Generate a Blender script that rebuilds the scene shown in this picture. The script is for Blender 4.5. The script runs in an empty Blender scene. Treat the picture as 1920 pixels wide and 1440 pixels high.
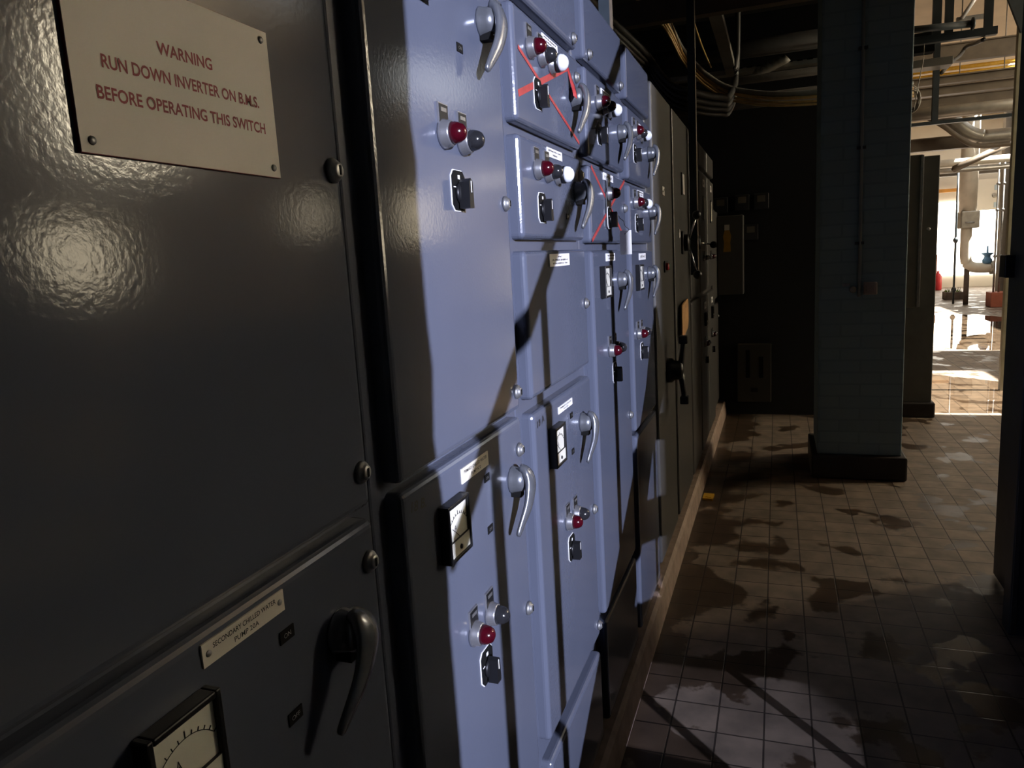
import bpy, bmesh, math, random
from mathutils import Vector, Matrix
random.seed(7)
scene = bpy.context.scene
COL = scene.collection

# ------------------------------------------------------------------ camera
# X runs along the corridor, +Y is towards the switchgear, Z is up (metres)
cam_data = bpy.data.cameras.new('camera')
cam_data.sensor_width = 36.0
cam_data.lens = 26.05
cam_data.clip_start = 0.02
cam = bpy.data.objects.new('camera', cam_data)
COL.objects.link(cam)
R = ((0.33222392, -0.17478447, 0.92686442),
     (-0.94147188, -0.0019839, 0.33708568),
     (-0.05707853, -0.98460472, -0.16521377))
m = Matrix(((R[0][0], -R[0][1], -R[0][2], 0.0),
            (R[1][0], -R[1][1], -R[1][2], -0.46),
            (R[2][0], -R[2][1], -R[2][2], 1.48),
            (0, 0, 0, 1)))
cam.matrix_world = m
scene.camera = cam

# ------------------------------------------------------------------ world, sun, work light, exposure
w = bpy.data.worlds.new('sky')
scene.world = w
w.use_nodes = True
bg = w.node_tree.nodes['Background']
bg.inputs[0].default_value = (0.95, 0.96, 0.93, 1)    # bright hazy sky over the hall roof
bg.inputs[1].default_value = 2.5

sun = bpy.data.lights.new('sun', 'SUN')
sun.energy = 48.0
sun.angle = math.radians(0.6)
sun.color = (1.0, 0.94, 0.84)
so = bpy.data.objects.new('sun', sun)
COL.objects.link(so)
so.rotation_euler = (math.radians(30), 0, 0)   # shines towards +Y and down

LAMP = Vector((-4.0, -6.0, 2.75))               # cold white work lamp standing across the hall
sp = bpy.data.lights.new('work_lamp', 'SPOT')
sp.energy = 8000.0
sp.color = (0.72, 0.76, 0.99)
sp.spot_size = math.radians(30)
sp.spot_blend = 1.0
sp.shadow_soft_size = 0.022
spo = bpy.data.objects.new('work_lamp', sp)
COL.objects.link(spo)
spo.location = LAMP
spo.rotation_euler = (Vector((1.25, 0.0, 1.5)) - LAMP).to_track_quat('-Z', 'Y').to_euler()

vs = scene.view_settings
vs.view_transform = 'Standard'
vs.look = 'None'
vs.gamma = 1.0
vs.use_curve_mapping = False
vs.exposure = 0.0
scene.cycles.max_bounces = 10
scene.cycles.diffuse_bounces = 5
scene.cycles.sample_clamp_indirect = 6.0
scene.cycles.caustics_reflective = False
scene.cycles.caustics_refractive = False

# ------------------------------------------------------------------ materials
def mat(name, col, rough=0.5, metal=0.0, var=0.0, scale=8.0, bump=0.0, bscale=200.0, spec=0.5,
        emit=None, estr=0.0, bdist=0.001, dirt=None, trans=0.0):
    M = bpy.data.materials.new(name)
    M.use_nodes = True
    nt = M.node_tree
    N, L = nt.nodes, nt.links
    b = N['Principled BSDF']
    b.inputs['Roughness'].default_value = rough
    b.inputs['Metallic'].default_value = metal
    b.inputs['Specular IOR Level'].default_value = spec
    b.inputs['Transmission Weight'].default_value = trans
    tc = N.new('ShaderNodeTexCoord')
    nz = N.new('ShaderNodeTexNoise')
    nz.inputs['Scale'].default_value = scale
    nz.inputs['Detail'].default_value = 5
    L.new(tc.outputs['Object'], nz.inputs['Vector'])
    rp = N.new('ShaderNodeValToRGB')
    c = Vector(col)
    d = Vector(dirt) if dirt else c * (1 - var)
    rp.color_ramp.elements[0].color = (*d, 1)
    rp.color_ramp.elements[1].color = (*(c * (1 + var * 0.5)), 1)
    rp.color_ramp.elements[0].position = 0.3
    rp.color_ramp.elements[1].position = 0.62
    L.new(nz.outputs['Fac'], rp.inputs['Fac'])
    L.new(rp.outputs['Color'], b.inputs['Base Color'])
    if bump:
        n2 = N.new('ShaderNodeTexNoise')
        n2.inputs['Scale'].default_value = bscale
        n2.inputs['Detail'].default_value = 3
        L.new(tc.outputs['Object'], n2.inputs['Vector'])
        bp = N.new('ShaderNodeBump')
        bp.inputs['Strength'].default_value = bump
        bp.inputs['Distance'].default_value = bdist
        L.new(n2.outputs['Fac'], bp.inputs['Height'])
        L.new(bp.outputs['Normal'], b.inputs['Normal'])
    if emit:
        b.inputs['Emission Color'].default_value = (*emit, 1)
        b.inputs['Emission Strength'].default_value = estr
    return M

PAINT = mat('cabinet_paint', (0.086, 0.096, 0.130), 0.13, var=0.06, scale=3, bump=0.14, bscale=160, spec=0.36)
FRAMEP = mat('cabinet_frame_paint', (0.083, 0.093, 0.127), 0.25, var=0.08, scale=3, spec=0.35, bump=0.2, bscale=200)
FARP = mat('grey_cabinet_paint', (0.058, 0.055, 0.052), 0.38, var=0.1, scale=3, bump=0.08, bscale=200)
CHROME = mat('chrome', (0.62, 0.62, 0.64), 0.16, 1.0, var=0.1, scale=60)
BEZEL = mat('satin_chrome', (0.36, 0.36, 0.38), 0.26, 0.75, var=0.1, scale=60)
CAST = mat('cast_alloy', (0.20, 0.21, 0.23), 0.27, 0.65, var=0.12, scale=50, bump=0.05, bscale=300)
STEEL = mat('dull_steel', (0.30, 0.30, 0.30), 0.42, 0.8, var=0.2, scale=30)
BLACK = mat('black_plastic', (0.008, 0.008, 0.009), 0.38, var=0.1, scale=40, spec=0.35)
MATTEBLK = mat('black_recess', (0.006, 0.006, 0.006), 0.7, var=0.1, spec=0.12)
WHITE = mat('white_label', (0.74, 0.73, 0.72), 0.45, var=0.05, scale=40)
CREAM = mat('cream_laminate', (0.72, 0.66, 0.58), 0.5, var=0.05, scale=12)
CREAMY = mat('yellowed_label', (0.74, 0.69, 0.58), 0.5, var=0.08, scale=50)
REDINK = mat('dark_red_engraving', (0.27, 0.026, 0.036), 0.6, var=0.2, scale=60)
BLKINK = mat('black_ink', (0.008, 0.008, 0.009), 0.6, var=0.2, scale=60)
REDLENS = mat('red_lens', (0.045, 0.002, 0.006), 0.13, var=0.2, scale=60, spec=0.8)
DARKLENS = mat('smoked_lens', (0.018, 0.018, 0.020), 0.13, var=0.2, scale=60, spec=0.8)
OPALLENS = mat('opal_lens', (0.72, 0.74, 0.78), 0.2, var=0.05, scale=60, spec=0.6)
REDTAPE = mat('red_tape', (0.34, 0.032, 0.032), 0.5, var=0.2, scale=60)
DIAL = mat('dial_face', (0.70, 0.68, 0.58), 0.25, var=0.04, scale=30, spec=0.6)
CARD = mat('cardboard', (0.50, 0.27, 0.11), 0.8, var=0.12, scale=20)
KERB = mat('kerb_paint', (0.30, 0.22, 0.175), 0.7, var=0.25, scale=16, bump=0.4, bscale=60, bdist=0.003)
BRICKM = bpy.data.materials.new('painted_brick')
COLBASE = mat('column_base_paint', (0.024, 0.018, 0.016), 0.6, var=0.3, scale=10, bump=0.3, bscale=40, bdist=0.002)
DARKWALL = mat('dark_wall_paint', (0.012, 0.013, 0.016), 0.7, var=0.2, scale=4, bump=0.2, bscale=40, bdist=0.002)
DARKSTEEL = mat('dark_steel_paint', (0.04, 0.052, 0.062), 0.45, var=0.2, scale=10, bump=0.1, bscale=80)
DARKCEIL = mat('dark_ceiling', (0.03, 0.027, 0.023), 0.85, var=0.3, scale=6, bump=0.3, bscale=30, bdist=0.004)  # dark, unevenly toned ceiling
BEAMP = mat('brown_steel_paint', (0.145, 0.115, 0.085), 0.5, var=0.2, scale=6, bump=0.1, bscale=50)
CREAMWALL = mat('cream_wall', (0.62, 0.50, 0.36), 0.75, var=0.1, scale=2)
PALEWALL = mat('pale_wall', (0.74, 0.70, 0.62), 0.75, var=0.08, scale=1.5)
GALV = mat('galvanised_duct', (0.36, 0.34, 0.30), 0.38, 0.5, var=0.15, scale=10)
LAGGED = mat('lagged_pipe_jacket', (0.62, 0.58, 0.50), 0.45, var=0.1, scale=6)
GREYBOX = mat('grey_enclosure', (0.17, 0.163, 0.145), 0.5, var=0.1, scale=8)
OLIVE = mat('olive_paint', (0.28, 0.26, 0.18), 0.5, var=0.2, scale=8)
REDP = mat('red_paint', (0.55, 0.03, 0.04), 0.4, var=0.15, scale=10)
BRICKRED = mat('red_oxide_box', (0.36, 0.10, 0.055), 0.6, var=0.15, scale=10)
BLUEP = mat('blue_paint', (0.10, 0.24, 0.44), 0.4, var=0.15, scale=10)
YELLOWP = mat('yellow_paint', (0.60, 0.36, 0.03), 0.5, var=0.15, scale=20)
AMBERTAG = mat('amber_tag', (0.42, 0.22, 0.02), 0.5, var=0.15, scale=20)
CABLE_G = mat('grey_cable', (0.27, 0.25, 0.215), 0.45, var=0.2, scale=20)
CABLE_Y = mat('tan_cable', (0.70, 0.45, 0.17), 0.45, var=0.2, scale=20)
CABLE_M = mat('dark_pipe', (0.085, 0.075, 0.065), 0.5, var=0.2, scale=20)  # dark tone for the grey overhead pipes
CABLE_D = mat('dark_cable', (0.05, 0.047, 0.045), 0.5, var=0.2, scale=20)
GREEN = mat('green_button', (0.02, 0.09, 0.04), 0.35, var=0.1)
REDBTN = mat('red_button', (0.45, 0.02, 0.02), 0.35, var=0.1)
PANE = mat('daylit_pane', (0.5, 0.5, 0.45), 0.5, emit=(1.0, 0.84, 0.58), estr=8.0)
PANE1 = mat('daylit_near_pane', (0.5, 0.5, 0.45), 0.5, emit=(1.0, 0.84, 0.58), estr=15.0)
PANEFILL = mat('added_fill_pane', (0.5, 0.5, 0.45), 0.5, emit=(1.0, 0.86, 0.62), estr=38.0)  # glow of the high pane added to light the corridor floor
PANEB = mat('daylit_back_pane', (0.6, 0.6, 0.55), 0.5, emit=(1.0, 0.93, 0.80), estr=6.0)
WATER = bpy.data.materials.new('clear_water')
WATER.use_nodes = True
_nt = WATER.node_tree
_nt.nodes.remove(_nt.nodes['Principled BSDF'])
_gl = _nt.nodes.new('ShaderNodeBsdfGlossy'); _gl.inputs['Roughness'].default_value = 0.015
_tr = _nt.nodes.new('ShaderNodeBsdfTransparent'); _tr.inputs['Color'].default_value = (0.62, 0.58, 0.52, 1)
_fr = _nt.nodes.new('ShaderNodeFresnel'); _fr.inputs['IOR'].default_value = 1.65
_mx = _nt.nodes.new('ShaderNodeMixShader')
_wn = _nt.nodes.new('ShaderNodeTexNoise'); _wn.inputs['Scale'].default_value = 3.0
_wb = _nt.nodes.new('ShaderNodeBump'); _wb.inputs['Strength'].default_value = 0.03; _wb.inputs['Distance'].default_value = 0.01
_nt.links.new(_wn.outputs['Fac'], _wb.inputs['Height'])
_nt.links.new(_wb.outputs['Normal'], _gl.inputs['Normal'])
_nt.links.new(_fr.outputs[0], _mx.inputs[0]); _nt.links.new(_tr.outputs[0], _mx.inputs[1]); _nt.links.new(_gl.outputs[0], _mx.inputs[2])
_nt.links.new(_mx.outputs[0], _nt.nodes['Material Output'].inputs[0])
PLANT = mat('weed_leaf', (0.16, 0.26, 0.04), 0.6, var=0.3, scale=20)
SOIL = mat('planter_concrete', (0.10, 0.075, 0.06), 0.8, var=0.2, scale=10)

def brick_nodes():
    M = BRICKM
    M.use_nodes = True
    nt = M.node_tree
    N, L = nt.nodes, nt.links
    b = N['Principled BSDF']
    b.inputs['Roughness'].default_value = 0.6
    tc = N.new('ShaderNodeTexCoord')
    sx = N.new('ShaderNodeSeparateXYZ')
    ad = N.new('ShaderNodeMath'); ad.operation = 'ADD'
    cb = N.new('ShaderNodeCombineXYZ')
    L.new(tc.outputs['Object'], sx.inputs[0])
    L.new(sx.outputs[0], ad.inputs[0]); L.new(sx.outputs[1], ad.inputs[1])
    L.new(ad.outputs[0], cb.inputs[0]); L.new(sx.outputs[2], cb.inputs[1])
    br = N.new('ShaderNodeTexBrick')
    br.inputs['Scale'].default_value = 1.0
    br.inputs['Brick Width'].default_value = 0.23
    br.inputs['Row Height'].default_value = 0.075
    br.inputs['Mortar Size'].default_value = 0.006
    br.inputs['Color1'].default_value = (0.24, 0.35, 0.40, 1)
    br.inputs['Color2'].default_value = (0.22, 0.32, 0.365, 1)
    br.inputs['Mortar'].default_value = (0.20, 0.295, 0.335, 1)
    L.new(cb.outputs[0], br.inputs['Vector'])
    L.new(br.outputs['Color'], b.inputs['Base Color'])
    bp = N.new('ShaderNodeBump')
    bp.inputs['Strength'].default_value = 0.25
    bp.inputs['Distance'].default_value = 0.003
    bp.invert = True
    L.new(br.outputs['Fac'], bp.inputs['Height'])
    L.new(bp.outputs['Normal'], b.inputs['Normal'])
brick_nodes()

def floor_material():
    M = bpy.data.materials.new('quarry_tile_floor')
    M.use_nodes = True
    nt = M.node_tree
    N, L = nt.nodes, nt.links
    b = N['Principled BSDF']
    geo = N.new('ShaderNodeTexCoord')
    # each tile and its joint
    mp = N.new('ShaderNodeMapping')
    mp.inputs['Location'].default_value = (0.089, 0.003, 0)
    L.new(geo.outputs['Object'], mp.inputs['Vector'])
    br = N.new('ShaderNodeTexBrick')
    br.offset = 0.0
    br.squash = 1.0
    br.inputs['Scale'].default_value = 1.0
    br.inputs['Brick Width'].default_value = 0.14
    br.inputs['Row Height'].default_value = 0.14
    br.inputs['Mortar Size'].default_value = 0.0032
    br.inputs['Mortar Smooth'].default_value = 0.3
    br.inputs['Bias'].default_value = -0.2
    br.inputs['Color1'].default_value = (0.235, 0.185, 0.145, 1)
    br.inputs['Color2'].default_value = (0.180, 0.140, 0.110, 1)
    br.inputs['Mortar'].default_value = (0.045, 0.034, 0.028, 1)
    L.new(mp.outputs[0], br.inputs['Vector'])
    # wet stains with their own outlines
    n1 = N.new('ShaderNodeTexNoise')
    n1.inputs['Scale'].default_value = 3.4
    n1.inputs['Detail'].default_value = 8
    n1.inputs['Roughness'].default_value = 0.55
    L.new(geo.outputs['Object'], n1.inputs['Vector'])
    sxyz = N.new('ShaderNodeSeparateXYZ')
    L.new(geo.outputs['Object'], sxyz.inputs[0])
    mr = N.new('ShaderNodeMapRange')           # wetter along the kerb
    mr.inputs['From Min'].default_value = -0.42
    mr.inputs['From Max'].default_value = 0.0
    mr.inputs['To Min'].default_value = 0.0
    mr.inputs['To Max'].default_value = 0.16
    L.new(sxyz.outputs[1], mr.inputs['Value'])
    ad = N.new('ShaderNodeMath'); ad.operation = 'ADD'
    L.new(n1.outputs['Fac'], ad.inputs[0]); L.new(mr.outputs[0], ad.inputs[1])
    wet = N.new('ShaderNodeValToRGB')
    wet.color_ramp.elements[0].position = 0.555
    wet.color_ramp.elements[1].position = 0.582
    L.new(ad.outputs[0], wet.inputs['Fac'])
    n3 = N.new('ShaderNodeTexNoise')
    n3.inputs['Scale'].default_value = 9.0
    n3.inputs['Detail'].default_value = 6
    L.new(geo.outputs['Object'], n3.inputs['Vector'])
    r3 = N.new('ShaderNodeValToRGB')
    r3.color_ramp.elements[0].position = 0.3
    r3.color_ramp.elements[0].color = (0.6, 0.6, 0.6, 1)
    r3.color_ramp.elements[1].position = 0.7
    r3.color_ramp.elements[1].color = (1.1, 1.08, 1.05, 1)
    L.new(n3.outputs['Fac'], r3.inputs['Fac'])
    mu = N.new('ShaderNodeMixRGB'); mu.blend_type = 'MULTIPLY'; mu.inputs['Fac'].default_value = 1
    L.new(br.outputs['Color'], mu.inputs['Color1']); L.new(r3.outputs['Color'], mu.inputs['Color2'])
    dk = N.new('ShaderNodeMixRGB'); dk.blend_type = 'MULTIPLY'
    dk.inputs['Color2'].default_value = (0.36, 0.31, 0.27, 1)
    L.new(wet.outputs['Color'], dk.inputs['Fac']); L.new(mu.outputs['Color'], dk.inputs['Color1'])
    L.new(dk.outputs['Color'], b.inputs['Base Color'])
    rr = N.new('ShaderNodeMapRange')
    rr.inputs['To Min'].default_value = 0.62
    rr.inputs['To Max'].default_value = 0.30
    L.new(wet.outputs['Color'], rr.inputs['Value'])
    L.new(rr.outputs[0], b.inputs['Roughness'])
    b.inputs['Specular IOR Level'].default_value = 0.4
    bp = N.new('ShaderNodeBump')
    bp.inputs['Strength'].default_value = 0.45
    bp.inputs['Distance'].default_value = 0.003
    bp.invert = True
    L.new(br.outputs['Fac'], bp.inputs['Height'])
    b2 = N.new('ShaderNodeBump')
    b2.inputs['Strength'].default_value = 0.15
    b2.inputs['Distance'].default_value = 0.004
    L.new(n3.outputs['Fac'], b2.inputs['Height'])
    L.new(bp.outputs['Normal'], b2.inputs['Normal'])
    L.new(b2.outputs['Normal'], b.inputs['Normal'])
    return M
FLOORM = floor_material()

# ------------------------------------------------------------------ mesh helpers
class MB:
    """collects shapes, one mesh with several material slots"""
    def __init__(self):
        self.v, self.f, self.mi, self.sm, self.mats = [], [], [], [], []
    def slot(self, M):
        if M not in self.mats:
            self.mats.append(M)
        return self.mats.index(M)
    def add(self, verts, faces, M, smooth=False):
        k = len(self.v)
        s = self.slot(M)
        self.v += [tuple(p) for p in verts]
        for f in faces:
            self.f.append([i + k for i in f]); self.mi.append(s); self.sm.append(smooth)
        return self
    def bm(self, bm, M, smooth=False):
        bm.verts.index_update()
        self.add([v.co[:] for v in bm.verts], [[v.index for v in f.verts] for f in bm.faces], M, smooth)
        bm.free()
        return self
    def box(self, lo, hi, M, bev=0.0, seg=2):
        bm = bmesh.new()
        bmesh.ops.create_cube(bm, size=1)
        for v in bm.verts:
            v.co = Vector([(lo[i] + hi[i]) / 2 + v.co[i] * (hi[i] - lo[i]) for i in range(3)])
        if bev:
            bmesh.ops.bevel(bm, geom=bm.edges[:] , offset=bev, segments=seg, affect='EDGES', profile=0.5)
        return self.bm(bm, M)
    def pan(self, x0, z0, x1, z1, depth, M, r=0.008):
        """sheet-metal door: front edges rolled, back open edge square; front at y=0"""
        bm = bmesh.new()
        bmesh.ops.create_cube(bm, size=1)
        for v in bm.verts:
            v.co = Vector(((x0 + x1) / 2 + v.co.x * (x1 - x0), depth / 2 + v.co.y * depth, (z0 + z1) / 2 + v.co.z * (z1 - z0)))
        ed = [e for e in bm.edges if not all(v.co.y > depth * 0.9 for v in e.verts)]
        bmesh.ops.bevel(bm, geom=ed, offset=r, segments=4, affect='EDGES', profile=0.5)
        bm.normal_update()
        k = len(self.f)
        self.bm(bm, M)
        return self
    def lathe(self, prof, c, axis, M, n=20, smooth=True):
        """prof: list of (radius, distance along axis)"""
        a = Vector(axis).normalized()
        u = a.orthogonal().normalized()
        w_ = a.cross(u)
        vs_, fs = [], []
        c = Vector(c)
        for (r, t) in prof:
            for k in range(n):
                th = 2 * math.pi * k / n
                vs_.append(c + a * t + (u * math.cos(th) + w_ * math.sin(th)) * max(r, 1e-5))
        for i in range(len(prof) - 1):
            for k in range(n):
                fs.append([i * n + k, i * n + (k + 1) % n, (i + 1) * n + (k + 1) % n, (i + 1) * n + k])
        fs.append([k for k in range(n)][::-1])
        fs.append([(len(prof) - 1) * n + k for k in range(n)])
        return self.add(vs_, fs, M, smooth)
    def cyl(self, a, b, r, M, n=16, smooth=True):
        a, b = Vector(a), Vector(b)
        return self.lathe([(r, 0), (r, (b - a).length)], a, b - a, M, n, smooth)
    def sweep(self, pts, M, w=None, r=0.01, n=10, up=None):
        """tube (radius r or list) or flat bar (w = list of (half width, half thickness)) along a polyline"""
        pts = [Vector(p) for p in pts]
        rings = []
        for i, p in enumerate(pts):
            t = (pts[min(i + 1, len(pts) - 1)] - pts[max(i - 1, 0)]).normalized()
            if up is not None:
                s = Vector(up)
                s = (s - t * s.dot(t)).normalized()
            else:
                s = Vector((0, 0, 1)) if abs(t.z) < 0.9 else Vector((1, 0, 0))
                s = (s - t * s.dot(t)).normalized()
            q = t.cross(s)
            ring = []
            for k in range(n):
                th = 2 * math.pi * k / n
                if w:
                    ring.append(p + s * w[i][0] * math.cos(th) + q * w[i][1] * math.sin(th))
                else:
                    rr = r[i] if isinstance(r, (list, tuple)) else r
                    ring.append(p + (s * math.cos(th) + q * math.sin(th)) * rr)
            rings.append(ring)
        vs_ = [x for rg in rings for x in rg]
        fs = []
        for i in range(len(pts) - 1):
            for k in range(n):
                fs.append([i * n + k, i * n + (k + 1) % n, (i + 1) * n + (k + 1) % n, (i + 1) * n + k])
        fs.append([k for k in range(n)][::-1])
        fs.append([(len(pts) - 1) * n + k for k in range(n)])
        return self.add(vs_, fs, M, True)
    def prism(self, poly, axis, a, b, M):
        """extrude polygon (2D) along axis 'x','y','z' from a to b"""
        def p3(p, t):
            return {'x': (t, p[0], p[1]), 'y': (p[0], t, p[1]), 'z': (p[0], p[1], t)}[axis]
        n = len(poly)
        vs_ = [p3(p, a) for p in poly] + [p3(p, b) for p in poly]
        fs = [list(range(n)), list(range(n, 2 * n))[::-1]]
        for k in range(n):
            fs.append([k, k + n, (k + 1) % n + n, (k + 1) % n])
        return self.add(vs_, fs, M)
    def text(self, s, cx, cz, y, width, height, M, shear=0.0, rot=0.0, bold=0.0):
        """letters standing on a plane facing -Y, fitted into width x height around (cx, cz)"""
        cu = bpy.data.curves.new('lettering', 'FONT')
        cu.body = s
        cu.size = 1.0
        cu.offset = bold
        cu.resolution_u = 3
        cu.fill_mode = 'FRONT'
        to = bpy.data.objects.new('lettering', cu)
        COL.objects.link(to)
        dg = bpy.context.evaluated_depsgraph_get()
        me = bpy.data.meshes.new_from_object(to.evaluated_get(dg))
        xs = [v.co.x for v in me.vertices]; ys = [v.co.y for v in me.vertices]
        x0, x1, y0, y1 = min(xs), max(xs), min(ys), max(ys)
        vs_ = []
        for v in me.vertices:
            a = ((v.co.x - x0) / (x1 - x0) - 0.5) * width
            c = ((v.co.y - y0) / (y1 - y0) - 0.5) * height
            a += shear * c
            ca, sa = math.cos(rot), math.sin(rot)
            vs_.append((cx + a * ca - c * sa, y, cz + a * sa + c * ca))
        self.add(vs_, [list(p.vertices) for p in me.polygons], M)
        bpy.data.objects.remove(to)
        bpy.data.curves.remove(cu)
        bpy.data.meshes.remove(me)
        return self
    def strokes(self, cx, cz, y, width, height, M, n, seed):
        """rows of tiny illegible writing"""
        rd = random.Random(seed)
        x = cx - width / 2
        while x < cx + width / 2 - height * 0.3:
            wd = height * rd.uniform(0.25, 0.6)
            if rd.random() < 0.82:
                h0 = rd.uniform(-0.5, -0.1) * height
                h1 = rd.uniform(0.1, 0.5) * height
                self.box((x, y - 0.0004, cz + h0), (x + wd * 0.35, y, cz + h1), M)
                zz = cz + rd.uniform(-0.4, 0.4) * height
                self.box((x, y - 0.0004, zz), (x + wd, y, zz + height * 0.16), M)
            x += wd + height * 0.18
        return self
    def mesh(self, name):
        me = bpy.data.meshes.new(name)
        me.from_pydata([tuple(p) for p in self.v], [], self.f)
        for M in self.mats:
            me.materials.append(M)
        me.polygons.foreach_set('material_index', self.mi)
        me.polygons.foreach_set('use_smooth', self.sm)
        bm = bmesh.new()
        bm.from_mesh(me)
        bmesh.ops.recalc_face_normals(bm, faces=bm.faces)
        bm.to_mesh(me)
        bm.free()
        me.update()
        return me

def smooth(pts, n=5):
    out = []
    P = [Vector(p) for p in pts]
    for i in range(len(P) - 1):
        p0, p1, p2, p3 = P[max(i - 1, 0)], P[i], P[i + 1], P[min(i + 2, len(P) - 1)]
        for k in range(n):
            t = k / n
            out.append(0.5 * ((2 * p1) + (p2 - p0) * t + (2 * p0 - 5 * p1 + 4 * p2 - p3) * t * t + (3 * p1 - p0 - 3 * p2 + p3) * t ** 3))
    out.append(P[-1])
    return out
WL = {}
def put(name, mb, loc=(0, 0, 0), parent=None, label=None, cat=None, group=None, kind=None):
    me = mb if isinstance(mb, bpy.types.Mesh) else (mb.mesh(name) if mb is not None else None)
    o = bpy.data.objects.new(name, me)
    COL.objects.link(o)
    loc = Vector(loc)
    WL[o.name] = loc
    if parent is not None:
        o.parent = parent
        o.location = loc - WL[parent.name]
    else:
        o.location = loc
    if label: o['label'] = label
    if cat: o['category'] = cat
    if group: o['group'] = group
    if kind: o['kind'] = kind
    return o
def thing(name, loc, label, cat, group=None):
    return put(name, None, loc, None, label, cat, group)
def struct(name, mb, loc=(0, 0, 0)):
    return put(name, mb, loc, kind='structure')
def solo(name, mb, label, cat, group=None, loc=(0, 0, 0)):
    return put(name, mb, loc, None, label, cat, group)

# ------------------------------------------------------------------ the setting
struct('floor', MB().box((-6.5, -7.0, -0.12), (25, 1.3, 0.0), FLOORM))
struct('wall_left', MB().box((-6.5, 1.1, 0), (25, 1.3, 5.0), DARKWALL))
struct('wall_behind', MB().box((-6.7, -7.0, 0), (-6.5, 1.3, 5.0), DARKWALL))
struct('ceiling', MB().box((-6.5, -2.6, 3.35), (6.9, 1.1, 3.5), DARKCEIL))
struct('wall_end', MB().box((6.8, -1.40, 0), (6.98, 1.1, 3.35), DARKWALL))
# kerb under the switchgear, its face a little rounded and battered
kb = MB()
kb.prism([(-0.030, 0.0), (-0.022, 0.10), (-0.010, 0.118), (0.55, 0.118), (0.55, 0.0)], 'x', -0.6, 6.8, KERB)
struct('trim_1', kb)
# right-hand hoarding between corridor and hall: brick return with a ragged edge
rd = random.Random(3)
edge = []
z = 0.0
while z < 3.35:
    edge.append((-0.184 + rd.choice([-0.006, 0.0, 0.0, 0.004, 0.0]) + rd.uniform(-0.002, 0.002), z))
    z += rd.uniform(0.03, 0.09)
edge.append((-0.184, 3.35))
struct('wall_right', MB().prism([(-3.5, 0.0)] + edge + [(-3.5, 3.35)], 'y', -1.36, -1.26, BRICKM))
# made-up sheet out of view; outline and cut-outs shaped to cast the shadows
def shadow_mask():
    s = MB()
    A, B = -1.372, -1.36
    top = [(-0.184, 0.40), (0.145, 0.70), (0.55, 0.945), (0.941, 1.184), (1.24, 1.433), (1.424, 1.754), (1.53, 2.40)]
    # built as strips around the slots so that every cut-out is a real opening
    def q(p):
        s.prism(p, 'y', A, B, DARKSTEEL)
    slot_l = [(0.662, 0.62), (0.884, 0.51), (1.247, 0.345)]
    slot_r = [(1.037, 0.62), (1.288, 0.516), (1.682, 0.342)]
    # below the slot
    q([(-0.184, 0.0), (3.0, 0.0), (3.0, 0.342), (1.682, 0.342), (1.247, 0.345), (-0.184, 0.345)])
    # left of the slot
    q([(-0.184, 0.345), (1.247, 0.345), (0.884, 0.51), (0.662, 0.62), (0.145, 0.70), (-0.184, 0.40)])
    # right of the slot up to the second opening
    q([(1.682, 0.342), (3.0, 0.342), (3.0, 0.62), (1.037, 0.62), (1.288, 0.516)])
    # band above the slot
    p3 = [(0.909, 0.847), (1.043, 0.966), (1.635, 0.777), (1.305, 0.696)]
    q([(0.145, 0.70), (0.662, 0.62), (1.037, 0.62), (1.305, 0.696), (0.909, 0.847), (0.55, 0.945)])
    q([(0.55, 0.945), (0.909, 0.847), (1.043, 0.966), (0.941, 1.184)])
    q([(1.037, 0.62), (3.0, 0.62), (3.0, 0.777), (1.635, 0.777), (1.305, 0.696)])
    # between opening three and opening two
    q([(1.043, 0.966), (1.635, 0.777), (1.63, 0.927), (1.15, 1.06)])
    q([(1.043, 0.966), (1.15, 1.06), (1.30, 1.20), (1.20, 1.39), (0.941, 1.184)])
    q([(1.635, 0.777), (3.0, 0.777), (3.0, 1.116), (1.676, 1.116), (1.63, 0.927)])
    # between opening two and opening one
    q([(1.30, 1.20), (1.34, 1.19), (1.676, 1.116), (1.69, 1.21), (1.42, 1.259)])
    q([(1.20, 1.39), (1.30, 1.20), (1.42, 1.259), (1.60, 1.34), (1.424, 1.60), (1.30, 1.52)])
    q([(1.676, 1.116), (3.0, 1.116), (3.0, 1.32), (1.70, 1.32), (1.69, 1.21)])
    return s
struct('wall_right_shadow_mask', shadow_mask())
# unseen balusters, posts and sloping handrail, placed to cast the bar shadows
for k, (x, wd, z0, z1) in enumerate(((-0.031, 0.025, 0.3, 1.56), (0.223, 0.022, 0.6, 1.74), (0.754, 0.022, 1.0, 2.11), (0.872, 0.024, 0.0, 0.9), (1.289, 0.026, 0.0, 1.3))):
    struct('trim_%d' % (k + 2), MB().box((x - wd / 2, -1.390, z0), (x + wd / 2, -1.373, z1), DARKSTEEL))
struct('trim_7', MB().prism([(-0.20, 1.425), (1.05, 2.312), (1.05, 2.352), (-0.20, 1.466)], 'y', -1.405, -1.391, DARKSTEEL))
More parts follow.
